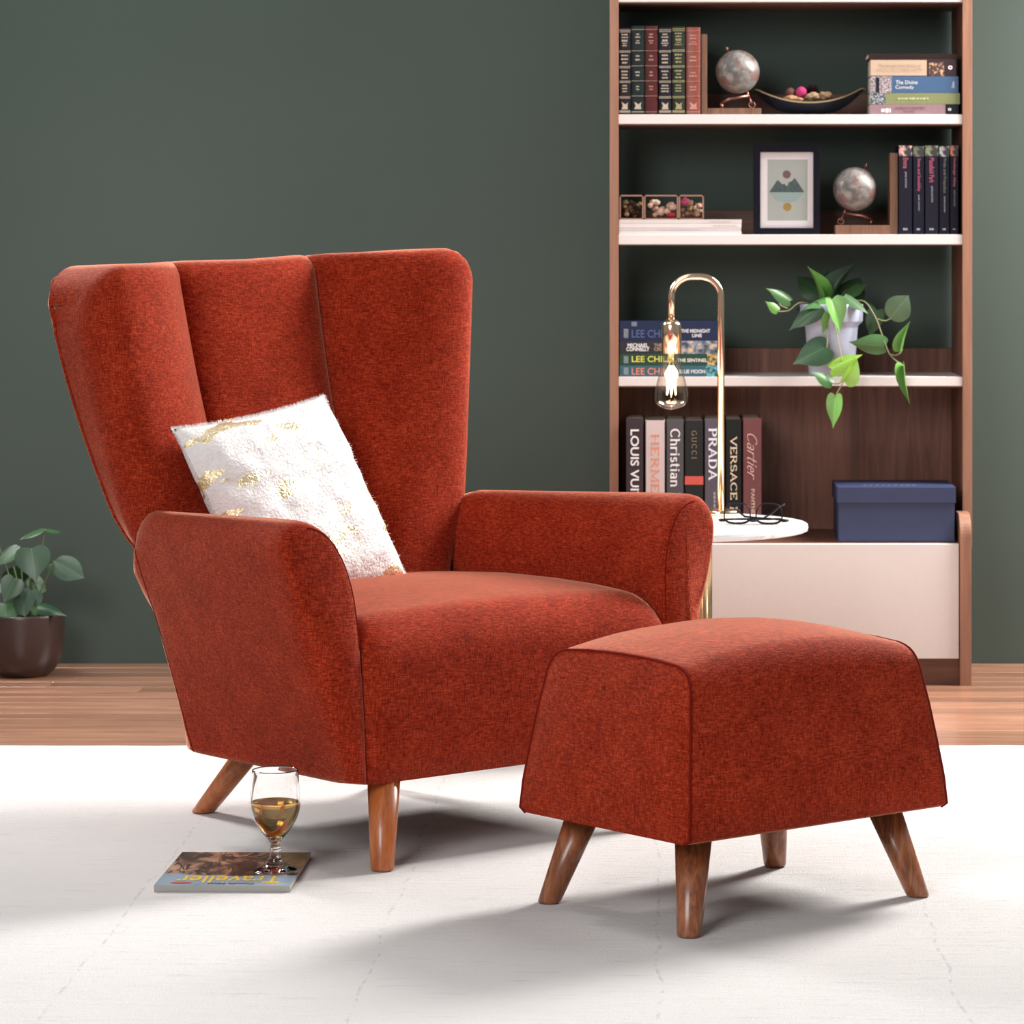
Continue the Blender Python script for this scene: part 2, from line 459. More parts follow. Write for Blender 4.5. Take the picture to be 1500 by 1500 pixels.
    # ---- legs
    def leg(u0, v0, u1, v1, r0=.029, r1=.0205):
        p0 = Vector(L(u0, v0, .158)); p1 = Vector(L(u1, v1, .001)); n = 20; prof = [(0, r0), (.97, r1), (.99, r1-.001), (1, r1-.004)]
        ax = p1-p0; vs_, fs = [], []
        for t, r in prof:
            c = p0+ax*t
            for k in range(n):
                a = 2*math.pi*k/n; vs_.append((c.x+r*math.cos(a), c.y+r*math.sin(a), c.z))
        for i in range(len(prof)-1):
            for k in range(n): fs.append((i*n+k, i*n+(k+1) % n, (i+1)*n+(k+1) % n, (i+1)*n+k))
        fs.append(tuple(range(n))); fs.append(tuple((len(prof)-1)*n+k for k in range(n)))
        mesh_obj('leg', vs_, fs, TEAKR, root, True)
    leg(.060, .032, .032, .000); leg(W-.060, .032, W-.032, .000)
    leg(.150, .530, .140, .70, .031, .023); leg(W-.150, .530, W-.140, .70, .031, .023)
    return root, O, U, V
_sec = {}
def section_cache(z, fn, k):
    key = round(z, 4)
    if key not in _sec: _sec[key] = fn(z)
    return _sec[key][k]
CH, CO, CU, CV = chair()
def cw(u, v, z): return CO+CU*u+CV*v+Vector((0, 0, z))

# ------------------------------------------------------------------ ottoman
def ottoman():
    PH = math.radians(40.2); U = Vector((math.cos(PH), math.sin(PH), 0)); V = Vector((-math.sin(PH), math.cos(PH), 0))
    O = Vector((.0548, 5.217, 0)); LU, LV = .562, .432
    root = thing('ottoman', 'rust red upholstered ottoman with domed top and four splayed wooden legs', 'ottoman', O+U*LU/2+V*LV/2, PH)
    L = lambda u, v, z: (u-LU/2, v-LV/2, z)
    ft = [(.016, .149), (.003, .156), (.006, .20), (.015, .26), (.024, .32), (.034, .37)]
    ft += bez((.034, .37), (.038, .401), (.050, .414), (.078, .4185), 6, False)
    ft += [(.13, .4225), (.175, .424)]
    pr = ft+[(LV/2, .4245)]+[(LV-v, z) for v, z in ft[::-1]]
    n_ = len(pr)
    ts = [0, .004, .015, .04, .08, .14, .22, .32, .42, .5]; ts += [1-t for t in ts[-2::-1]]
    ea = [.004, .001, 0, 0, 0, 0, 0, 0, 0, 0]; ea += ea[-2::-1]
    vs_, fs = [], []
    def pt(t, v, z, e=0, du=0):
        fz = max(0, (z-.15)/.27); lean = .038*fz**1.3
        u = lerp(lean, LU-lean, t)+du
        d = min(t, 1-t)*2
        crown = .036*(1-(1-d)**2.2)*max(0, (z-.36)/.0645)**1.0*(.55+.45*math.sin(math.pi*max(0, min(1, v/LV))))
        belly = .007*math.sin(math.pi*min(1, fz))*(1-(1-d)**3)
        v2 = v+(-belly if v < LV/2 else belly) if z < .40 else v
        return L(u, v2+(LV/2-v2)*e*4, z+crown-e*.8*fz)
    for t, e in zip(ts, ea):
        for v, z in pr: vs_.append(pt(t, v, z, e))
    m_ = len(ts)
    for i in range(m_-1):
        for j in range(n_):
            j2 = (j+1) % n_; fs.append((i*n_+j, i*n_+j2, (i+1)*n_+j2, (i+1)*n_+j))
    body = mesh_obj('cushion', vs_, fs, FAB, root, True)
    for side in (0, 1):                      # padded end panels
        v2, f2 = [], []
        qs = [0, .06, .2, .5, .8]
        for q in qs:
            for v, z in pr:
                vv = lerp(v, LV/2, q); zz = lerp(z, .27, q)
                bl = .010*(1-(1-min(1, q*2))**2)
                v2.append(pt(side, vv, zz, .004*0, -bl if side == 0 else bl))
        c = len(v2); v2.append(pt(side, LV/2, .27, 0, -.010 if side == 0 else .010))
        for i in range(len(qs)-1):
            for j in range(n_):
                j2 = (j+1) % n_; f2.append((i*n_+j, i*n_+j2, (i+1)*n_+j2, (i+1)*n_+j))
        for j in range(n_): f2.append(((len(qs)-1)*n_+j, (len(qs)-1)*n_+(j+1) % n_, c))
        mesh_obj('end_panel', v2, f2, FAB, root, True)
        tube('piping', [pt(side, v, z, .0008) for v, z in pr], .0024, PIPE, root, 6)
    box('underside', -LU/2+.035, LU/2-.035, -LV/2+.035, LV/2-.035, .146, .154, plain('black_dust_cover', (.03, .015, .012), .9), root, .002)
    def leg(x0, y0, x1, y1):
        p0 = Vector((x0, y0, .155)); p1 = Vector((x1, y1, .001)); n = 20; vs_, fs = [], []
        prof = [(0, .0305), (.97, .0195), (.99, .0185), (1, .016)]
        for t, r in prof:
            c = p0+(p1-p0)*t
            for k in range(n):
                a = 2*math.pi*k/n; vs_.append((c.x+r*math.cos(a), c.y+r*math.sin(a), c.z))
        for i in range(3):
            for k in range(n): fs.append((i*n+k, i*n+(k+1) % n, (i+1)*n+(k+1) % n, (i+1)*n+k))
        fs.append(tuple(range(n))); fs.append(tuple(3*n+k for k in range(n)))
        mesh_obj('leg', vs_, fs, TEAK, root, True)
    for sx in (-1, 1):
        for sy in (-1, 1): leg(sx*.205, sy*.135, sx*.250, sy*.176)
ottoman()

# ------------------------------------------------------------------ pillow on the armchair
def pillow():
    TL, TR, BR = cw(-.012, .600, .722), cw(.350, .655, .765), cw(.492, .500, .450)
    a = (TR-TL).normalized(); b = (BR-TR); b = (b-a*b.dot(a)).normalized(); nrm = a.cross(b)
    c = (TL+BR)/2
    if nrm.dot(Vector((0, -1, 0))) < 0: nrm = -nrm
    M = Matrix((( a.x, -b.x, nrm.x, c.x), (a.y, -b.y, nrm.y, c.y), (a.z, -b.z, nrm.z, c.z), (0, 0, 0, 1)))
    m = NT('white_fur_gold_foil')
    warp = m.noise(m.coords((1, 1, 1)), 14, 2)
    foil = m.noise(m.coords((11, 34, 11), loc=(.4, .7, 0)), 1, 1.0, .5, .5)
    mask = m.ramp(foil, [(.600, (0, 0, 0)), (.622, (1, 1, 1))])
    col = m.mix(m.noise(m.coords(), 60, 3), (.79, .77, .765), (.86, .845, .84))
    m.color(m.mix(mask, col, (.92, .80, .52))); m.lk(m.math('MULTIPLY', mask, .75), m.b.inputs['Metallic'])
    rg = m.add('ShaderNodeMapRange'); m.lk(mask, rg.inputs[0]); rg.inputs[3].default_value = .95; rg.inputs[4].default_value = .3; m.lk(rg.outputs[0], m.b.inputs['Roughness'])
    m.set(Sheen_Weight=.2); m.bump(m.math('ADD', m.noise(m.coords(), 170, 4), m.noise(m.coords((30, 48, 30)), 1, 3)), .6, .006)
    root = thing('throw_pillow', 'fluffy white square pillow with gold foil flecks leaning on the armchair back', 'pillow'); root.matrix_world = M
    S = .198; n = 44
    from mathutils import noise as mn
    def pos(x, y, side):
        e = (1-abs(x)**3.2)*(1-abs(y)**3.2); th = .062*max(0, e)**.55
        k = 1-.055*(1-abs(y)**2)*abs(x)**3
        k2 = 1-.055*(1-abs(x)**2)*abs(y)**3
        p = Vector((x*S*k, y*S*k2, side*th))
        w = mn.noise(p*26+Vector((3, 1, side)))*.006+mn.noise(p*60)*.003
        return p+Vector((0, 0, side*w*min(1, e*3)))
    vs_, fs = [], []
    for side in (1, -1):
        for j in range(n+1):
            for i in range(n+1): vs_.append(pos(2*i/n-1, 2*j/n-1, side))
    q = (n+1)**2
    for s in (0, 1):
        for j in range(n):
            for i in range(n):
                k = s*q+j*(n+1)+i; fs.append((k, k+1, k+n+2, k+n+1))
    o = mesh_obj('cover', vs_, fs, m.m, root, True)
    bm = bmesh.new(); bm.from_mesh(o.data); bmesh.ops.remove_doubles(bm, verts=bm.verts, dist=1e-5); bmesh.ops.recalc_face_normals(bm, faces=bm.faces); bm.to_mesh(o.data); bm.free()
    o.data.polygons.foreach_set('use_smooth', [True]*len(o.data.polygons))
    # fur tufts
    random.seed(5); v2, f2 = [], []
    for k in range(9000):
        if k < 1500: x, y = random.uniform(-1, 1), random.uniform(-1, 1)
        else:
            x, y = random.uniform(-1, 1), random.choice((-1, 1))
            if random.random() < .5: x, y = y, x
        p = pos(x, y, 1)
        d = Vector((x*abs(x)**2*.9+random.gauss(0, .5), y*abs(y)**2*.9+random.gauss(0, .5)-.2, .55 if k < 1500 else .1)).normalized()
        ln = random.uniform(.004, .009); w = Vector((random.gauss(0, 1), random.gauss(0, 1), random.gauss(0, .4))).normalized()*.0006
        i0 = len(v2); v2 += [p-w, p+w, p+d*ln]; f2.append((i0, i0+1, i0+2))
    me = bpy.data.meshes.new('fur'); me.from_pydata([tuple(v) for v in v2], [], f2); me.update()
    f = link('fur', me, m.m, root); f['kind'] = 'stuff'
pillow()

# ------------------------------------------------------------------ lettering
def text_geo(body, bold=0.0):
    cu = bpy.data.curves.new('t', 'FONT'); cu.body = body; cu.offset = bold; cu.resolution_u = 3
    o = bpy.data.objects.new('t', cu); COL.objects.link(o)
    dg = bpy.context.evaluated_depsgraph_get(); me = bpy.data.meshes.new_from_object(o.evaluated_get(dg))
    vs_ = [v.co.copy() for v in me.vertices]; fs = [tuple(p.vertices) for p in me.polygons]
    bpy.data.objects.remove(o); bpy.data.curves.remove(cu); bpy.data.meshes.remove(me)
    return vs_, fs
def arc(cx, cy, rx, ry, a0, a1, n=10):
    return [(cx+rx*math.cos(math.radians(lerp(a0, a1, k/n))), cy+ry*math.sin(math.radians(lerp(a0, a1, k/n)))) for k in range(n+1)]
GL = {  # width, strokes, serif feet (x, y)
 'P': (.72, [[(.14, 0), (.14, 1)], [(.14, 1), (.36, 1)]+arc(.36, .74, .28, .26, 90, -90)+[(.14, .48)]], [(.14, 0), (.10, 1)]),
 'R': (.80, [[(.14, 0), (.14, 1)], [(.14, 1), (.36, 1)]+arc(.36, .75, .26, .25, 90, -90)+[(.14, .5)], [(.38, .5), (.72, 0)]], [(.14, 0), (.10, 1), (.74, 0)]),
 'A': (.86, [[(.08, 0), (.43, 1), (.78, 0)], [(.2, .34), (.66, .34)]], [(.08, 0), (.78, 0)]),
 'D': (.86, [[(.14, 0), (.14, 1)], [(.14, 1), (.36, 1)]+arc(.36, .5, .40, .5, 90, -90, 14)+[(.14, 0)]], [(.10, 0), (.10, 1)]),
 'H': (.86, [[(.14, 0), (.14, 1)], [(.72, 0), (.72, 1)], [(.14, .52), (.72, .52)]], [(.14, 0), (.14, 1), (.72, 0), (.72, 1)]),
 'E': (.74, [[(.14, 0), (.14, 1)], [(.14, 1), (.62, 1), (.62, .86)], [(.14, .52), (.5, .52)], [(.14, 0), (.64, 0), (.64, .15)]], [(.10, 0), (.10, 1)]),
 'M': (1.0, [[(.12, 0), (.14, 1), (.50, .1), (.86, 1), (.88, 0)]], [(.12, 0), (.10, 1), (.88, 0), (.9, 1)]),
 'S': (.66, [arc(.33, .74, .24, .25, 25, 260)+arc(.33, .26, .26, .25, 80, -155)], []),
 'V': (.84, [[(.06, 1), (.42, 0), (.78, 1)]], [(.06, 1), (.78, 1)]),
 'C': (.84, [arc(.46, .5, .38, .5, 45, 315, 18)], []),
 'G': (.88, [arc(.46, .5, .38, .5, 45, 330, 18), [(.62, .42), (.84, .42)], [(.8, .42), (.8, .1)]], []),
 'U': (.84, [[(.12, 1), (.12, .35)]+arc(.41, .32, .29, .32, 180, 360)+[(.70, 1)]], [(.12, 1), (.70, 1)]),
 'I': (.34, [[(.17, 0), (.17, 1)]], [(.17, 0), (.17, 1)]),
 'h': (.62, [[(.1, 0), (.1, 1)], arc(.3, .42, .2, .24, 160, 0)+[(.5, 0)]], [(.1, 0), (.5, 0), (.06, 1)]),
 'r': (.46, [[(.1, 0), (.1, .66)], arc(.32, .44, .2, .22, 160, 50)], [(.1, 0), (.06, .66)]),
 'i': (.28, [[(.13, 0), (.13, .66)], [(.13, .84), (.13, .96)]], [(.13, 0), (.08, .66)]),
 's': (.46, [arc(.22, .5, .15, .16, 25, 260)+arc(.22, .17, .17, .17, 80, -155)], []),
 't': (.40, [[(.16, .95), (.16, .15)]+arc(.28, .14, .12, .14, 180, 300, 5), [(.02, .66), (.34, .66)]], []),
 'a': (.56, [arc(.24, .46, .2, .2, 150, 0, 6)+[(.44, 0)], arc(.24, .18, .19, .18, 0, 360)], [(.46, 0)]),
 'n': (.62, [[(.1, 0), (.1, .66)], arc(.3, .42, .2, .24, 160, 0)+[(.5, 0)]], [(.1, 0), (.5, 0), (.06, .66)]),
 'o': (.56, [arc(.27, .33, .23, .33, 0, 360, 16)], []),
 'e': (.52, [[(.08, .36), (.44, .36)]+arc(.26, .33, .2, .33, 10, 310, 14)], []),
 'T': (.78, [[(.39, 0), (.39, 1)], [(.08, .84), (.08, 1), (.70, 1), (.70, .84)]], [(.39, 0)]),
 'N': (.86, [[(.14, 0), (.14, 1), (.72, 0), (.72, 1)]], [(.14, 0), (.10, 1), (.72, 1)]),
 ' ': (.35, [], [])}
def serif_geo(body, thick=.14, thin=.06, serif=.12, shear=0.0, gap=.08):
    vs_, fs = [], []; x0 = 0; cnt = 0
    def ribbon(pts, wf, z):
        n = len(pts); i0 = len(vs_)
        for i, p in enumerate(pts):
            a = pts[max(0, i-1)]; b = pts[min(n-1, i+1)]
            d0 = Vector((p[0]-a[0], p[1]-a[1])); d1 = Vector((b[0]-p[0], b[1]-p[1]))
            if d0.length < 1e-9: d0 = d1
            if d1.length < 1e-9: d1 = d0
            t = d0.normalized()+d1.normalized(); t = t.normalized() if t.length > 1e-6 else d0.normalized()
            c = max(.45, d0.normalized().dot(t)); w = max(wf(d0), wf(d1))/c/2
            ext = -.02 if i == 0 else (.02 if i == n-1 else 0)
            for k in (-1, 1): vs_.append(Vector((x0+p[0]-t.y*w*k+t.x*ext, p[1]+t.x*w*k+t.y*ext, z)))
        for i in range(n-1):
            q = i0+2*i; fs.append((q, q+1, q+3, q+2))
    wv = lambda d: thin+(thick-thin)*(abs(d.y)/(d.length+1e-9))**1.5
    for ch in body:
        w, strokes, feet = GL[ch]
        for st in strokes: ribbon(st, wv, (cnt % 8)*5e-5); cnt += 1
        if serif:
            for fx_, fy in feet: ribbon([(fx_-serif, fy), (fx_+serif, fy)], lambda d: thin, (cnt % 8)*5e-5); cnt += 1
        x0 += w+gap
    return [Vector((v.x+shear*v.y, v.y, v.z)) for v in vs_], fs
def bars(cx, y, cz, length, height, mat, parent, vertical=False, n=5, seed=1):
    rg = random.Random(seed); vs_, fs = [], []; t = -length/2
    ws = [rg.uniform(.5, 1.5) for _ in range(n)]; sc = length/sum(ws)
    for w in ws:
        w *= sc; a, b = t, t+w*.78; t += w; h = height*rg.uniform(.35, .5); i = len(vs_)
        for p, q in ((a, -h), (b, -h), (b, h), (a, h)):
            vs_.append((cx+q, y, cz-p) if vertical else (cx+p, y, cz+q))
        fs.append((i, i+1, i+2, i+3))
    me = bpy.data.meshes.new('small_print'); me.from_pydata(vs_, [], fs); me.update()
    return link('small_print', me, mat, parent)
def place_text(geo, center, right, up, length, height, mat, parent, name='lettering', lift=.0004):
    vs_, fs = geo
    x0 = min(v.x for v in vs_); x1 = max(v.x for v in vs_); y0 = min(v.y for v in vs_); y1 = max(v.y for v in vs_)
    r, u = Vector(right), Vector(up); n = r.cross(u)
    base = Vector(center)+n*lift
    pts = [base+r*((v.x-(x0+x1)/2)/(x1-x0)*length)+u*((v.y-(y0+y1)/2)/max(1e-6, y1-y0)*height)+n*v.z for v in vs_]
    me = bpy.data.meshes.new(name); me.from_pydata([tuple(p) for p in pts], [], fs); me.update()
    return link(name, me, mat, parent)
DOWN = ((0, 0, -1), (1, 0, 0)); FLAT = ((1, 0, 0), (0, 0, 1))

# ------------------------------------------------------------------ magazine and wine glass
def magazine():
    x0, x1, y0, y1, T = -.833, -.606, 5.628, 5.933, .0115
    cx, cy = (x0+x1)/2, (y0+y1)/2
    root = thing('magazine', 'glossy travel magazine with yellow title lying on the rug', 'magazine', (cx, cy, 0), math.radians(-.8))
    w, d = (x1-x0)/2, (y1-y0)/2
    box('page_block', -w+.001, w-.0015, -d+.0012, d-.001, .0012, T-.0006, plain('magazine_pages', (.50, .48, .44), .7), root, .0004, 1)
    m = NT('magazine_cover')
    v = m.coords((1, 1, 1)); sep = m.add('ShaderNodeSeparateXYZ'); m.lk(v, sep.inputs[0])
    hair = m.noise(m.coords((26, 9, 1)), 1, 5, .7, 2.0); big = m.noise(m.coords((9, 6, 1), loc=(.3, .2, 0)), 1, 3, .55, .8)
    people = m.ramp(big, [(.34, (.05, .026, .022)), (.44, (.15, .07, .05)), (.50, (.42, .21, .13)), (.62, (.60, .36, .24))])
    people = m.mix(m.ramp(hair, [(.42, (1, 1, 1)), (.52, (0, 0, 0))]), people, (.05, .028, .024))
    sky = m.mix(m.noise(m.coords((14, 14, 1)), 1, 4), (.16, .30, .45), (.52, .56, .60))
    edge = m.math('ADD', sep.outputs[1], m.math('MULTIPLY', m.math('SUBTRACT', m.noise(m.coords((8, 8, 1)), 1, 2), .5), .10))
    isp = m.ramp(m.math('ADD', m.math('MULTIPLY', edge, 3.0), .67), [(.48, (0, 0, 0)), (.52, (1, 1, 1))])
    field = m.ramp(m.math('ADD', m.math('MULTIPLY', sep.outputs[0], 4.0), m.math('MULTIPLY', sep.outputs[1], 2.0)), [(.38, (0, 0, 0)), (.55, (1, 1, 1))])
    c = m.mix(isp, sky, m.mix(field, people, m.mix(hair, (.20, .11, .04), (.50, .30, .12))))
    m.color(c); m.set(Roughness=.22)
    box('cover', -w, w, -d, d, T-.0008, T, m.m, root, .0002, 1)
    box('back_cover', -w, w, -d, d, 0, .0009, plain('grey_card', (.35, .34, .32), .5), root, .0002, 1)
    box('spine', -w-.0004, -w+.0008, -d, d, 0, T, plain('grey_card', (.35, .34, .32), .5), root, .0002, 1)
    box('top_edge', -w, w, -d-.0006, -d+.0008, 0.0005, T-.0004, plain('grey_card', (.35, .34, .32), .5), root, .0002, 1)
    yel = plain('yellow_print', (.85, .56, .05), .35); dk = plain('navy_print', (.03, .04, .09), .4)
    place_text(text_geo('Traveller', .012), (.004, -d+.052, T), (-1, 0, 0), (0, -1, 0), .176, .062, yel, root)
    place_text(text_geo('Condé Nast', .006), (.012, -d+.013, T), (-1, 0, 0), (0, -1, 0), .078, .013, dk, root, lift=.0007)
    vs_ = [(-w+.042+.018*math.cos(2*math.pi*k/24), -d+.020+.009*math.sin(2*math.pi*k/24), T+.0005) for k in range(24)]
    mesh_obj('oval_badge', vs_, [tuple(range(24))], plain('red_print', (.40, .06, .05), .4), root)
    return root
magazine()

def glass_mat(name, col=(1, 1, 1, 1), ior=1.45, rough=0.0):
    m = NT(name); m.n.remove(m.b); g = m.add('ShaderNodeBsdfGlass'); g.inputs['Color'].default_value = col
    g.inputs['IOR'].default_value = ior; g.inputs['Roughness'].default_value = rough
    m.lk(g.outputs[0], m.n['Material Output'].inputs[0]); return m.m
GLASS = glass_mat('clear_glass')
def pane_mat(name, tint=(.97, .97, .98, 1)):
    m = NT(name); m.n.remove(m.b); g = m.add('ShaderNodeBsdfGlossy'); g.inputs['Roughness'].default_value = .03
    t = m.add('ShaderNodeBsdfTransparent'); t.inputs[0].default_value = tint; fr = m.add('ShaderNodeLayerWeight'); fr.inputs[0].default_value = .22
    mx = m.add('ShaderNodeMixShader'); m.lk(fr.outputs['Facing'], mx.inputs[0]); m.lk(t.outputs[0], mx.inputs[1]); m.lk(g.outputs[0], mx.inputs[2])
    m.lk(mx.outputs[0], m.n['Material Output'].inputs[0]); return m.m
PANE = pane_mat('thin_pane')
def wine_glass():
    root = thing('wine_glass', 'stemmed glass half full of amber wine standing on the magazine', 'wine glass', (-.648, 5.758, .0118))
    prof = [(0, 0), (.0365, 0), (.0375, .0015), (.036, .003), (.028, .0055), (.016, .011), (.0105, .020), (.0085, .032), (.0098, .040), (.0085, .046), (.011, .051),
            (.017, .059), (.0265, .071), (.036, .087), (.0415, .103), (.0430, .116), (.0425, .130), (.0410, .150), (.0392, .1705), (.0386, .1712), (.0380, .1705),
            (.0398, .150), (.0413, .130), (.0418, .116), (.0403, .103), (.0348, .0875), (.0252, .072), (.0155, .061), (.008, .0555), (0, .054)]
    def smooth(pr):
        return [(p.x, p.y) for p in spline([(r, z, 0) for r, z in pr], 3)]
    lathe('glass_body', smooth(prof), GLASS, root, 56)
    wp = [(0, .0545), (.0078, .0560), (.0152, .0615), (.0248, .0725), (.0344, .0880), (.0398, .1035), (.0413, .1160), (.0413, .1175), (.0405, .1180), (0, .1180)]
    lathe('wine', wp, glass_mat('amber_wine', (1.0, .84, .44, 1), 1.33), root, 56)
wine_glass()

# ------------------------------------------------------------------ side table, lamp, eyeglasses
TZ, TC, TR_ = .4703, Vector((px(982, 7.35), 7.35, 0)), .300
def side_table():
    root = thing('side_table', 'round white marble side table with slim brass legs behind the armchair', 'side table', (TC.x, TC.y, FZ*0))
    m = NT('white_marble'); v = m.noise(m.coords((1, 1, 1)), 5, 6, .6, 1.5)
    m.color(m.ramp(v, [(.44, (.80, .79, .79)), (.5, (.62, .61, .62)), (.54, (.84, .83, .83))])); m.set(Roughness=.18)
    lathe('table_top', [(0, TZ-.0165), (TR_-.006, TZ-.0165), (TR_-.001, TZ-.014), (TR_, TZ-.008), (TR_-.001, TZ-.002), (TR_-.004, TZ), (0, TZ)], m.m, root, 72, smooth=False)
    a0 = math.atan2(7.22-TC.y, px(1037, 7.22)-TC.x)
    for k in range(3):
        a = a0+k*2*math.pi/3; c = Vector((math.cos(a), math.sin(a), 0)); r = .152
        tube('leg', [c*r+Vector((0, 0, TZ-.016)), c*r+Vector((0, 0, 0.001))], .0095, BRASS, root, 12)
    tube('ring', [Vector((.152*math.cos(2*math.pi*k/48), .152*math.sin(2*math.pi*k/48), .03)) for k in range(48)], .006, BRASS, root, 8, True)
    tube('top_ring', [Vector((.152*math.cos(2*math.pi*k/48), .152*math.sin(2*math.pi*k/48), TZ-.022)) for k in range(48)], .006, BRASS, root, 8, True)
side_table()
def lamp():
    Z = 7.57; xp, xl = px(1056, Z), px(983.5, Z)
    root = thing('table_lamp', 'pale gold bent tube lamp with bare glowing filament bulb', 'lamp', (xp, Z, TZ))
    R = .0078; zt = pz(400, Z)-TZ-R; rb = .046; dx = xl-xp
    pts = [(0, 0, .012), (0, 0, zt-rb)]
    pts += [(-rb+rb*math.cos(a), 0, zt-rb+rb*math.sin(a)) for a in [math.pi/2*k/10 for k in range(1, 11)]]
    pts += [(dx+rb-rb*math.sin(a), 0, zt-rb+rb*math.cos(a)) for a in [math.pi/2*k/10 for k in range(0, 11)]]
    zs = pz(470, Z)-TZ; pts += [(dx, 0, zs)]
    tube('stem', pts, R, GOLD, root, 16)
    lathe('base', [(0, 0), (.044, 0), (.045, .002), (.045, .008), (.043, .011), (.010, .0125), (0, .0125)], GOLD, root, 40)
    ze = pz(518, Z)-TZ; h = zs-ze
    lathe('socket', [(0, zs+.004), (.009, zs+.004), (.013, zs+.001), (.0195, zs-.003), (.0220, zs-.010), (.0222, ze), (.0205, ze), (.0205, zs-.012), (0, zs-.012)], GOLD, root, 32, (dx, 0, 0))
    zb = pz(601, Z)-TZ; hb = ze-zb
    bp = [(.0175, ze+.006), (.0175, ze), (.0195, ze-.012), (.024, ze-.032), (.0300, ze-.055), (.0355, ze-.078), (.0380, ze-.094), (.0368, ze-.107), (.030, ze-.117), (.018, ze-.1225), (.008, zb+.002), (0, zb)]
    bulb = lathe('bulb', [(p.x, p.y) for p in spline([(r, z, 0) for r, z in bp], 4)], pane_mat('bulb_glass', (.99, .93, .86, 1)), root, 40, (dx, 0, 0))
    m = NT('filament'); m.set(Emission_Strength=26.0); m.b.inputs['Emission Color'].default_value = (1, .66, .28, 1); m.color((1, .6, .2))
    for k in range(6):
        a = 2*math.pi*k/6
        path = [Vector((dx+.005*math.cos(a), .005*math.sin(a), ze-.028)), Vector((dx+.009*math.cos(a), .009*math.sin(a), ze-.055)), Vector((dx+.011*math.cos(a+.5), .011*math.sin(a+.5), ze-.092))]
        tube('filament', path, .0013, m.m, bulb, 6)
    tube('glass_stem', [(dx, 0, ze), (dx, 0, ze-.03), (dx, 0, ze-.098)], [.006, .003, .0015], PANE, bulb, 8)
    d = bpy.data.lights.new('bulb_light', 'POINT'); d.energy = 1.6; d.color = (1, .68, .36); d.shadow_soft_size = .02
    o = bpy.data.objects.new('bulb_light', d); COL.objects.link(o); o.parent = root; o.location = (dx, 0, ze-.06)
lamp()
def eyeglasses():
    Z = 7.30; s = Z/F
    root = thing('eyeglasses', 'black rimmed eyeglasses lying folded on the white table top', 'eyeglasses', (px(1103, Z), Z, TZ), math.radians(-6))
    blk = plain('black_acetate', (.012, .012, .014), .2)
    def ring(cx, hw, hh, cz, n=36):
        out = []
        for k in range(n):
            a = 2*math.pi*k/n; c, sn = math.cos(a), math.sin(a); e = .72
            x = math.copysign(abs(c)**e, c)*hw; z = math.copysign(abs(sn)**e, sn)*hh
            x *= lerp(1.06, .86, (z/hh+1)/2)
            out.append(Vector((cx+x, (z+hh)*.35, cz+z)))
        return out
    for cx in (-.0345, .0345):
        r = ring(cx, .0290, .0215, .0245)
        tube('rim', r, [.0014 if p.z > .012 else .0024 for p in r], blk, root, 8, True)
        mesh_obj('lens', r, [tuple(range(len(r)))], PANE, root)
    tube('bridge', [(-.008, .001, .009), (0, -.0005, .0078), (.008, .001, .009)], .0022, blk, root, 8)
    for sgn in (-1, 1):
        tube('brow', [(sgn*.062, .002, .0085), (sgn*.071, .004, .0088), (sgn*.074, .012, .009)], .0030, blk, root, 8)
    tube('temple', [(-.073, .012, .010), (-.03, .016, .011), (.03, .018, .011), (.062, .019, .012)], .0022, blk, root, 8)
    tube('temple', [(.073, .012, .010), (.02, .027, .012), (-.02, .032, .015), (-.045, .04, .033)], .0022, blk, root, 8)
    tube('temple_tip', [(.02, .034, .012), (.035, .037, .020), (.058, .042, .040), (.066, .044, .041)], .0020, blk, root, 8)
eyeglasses()

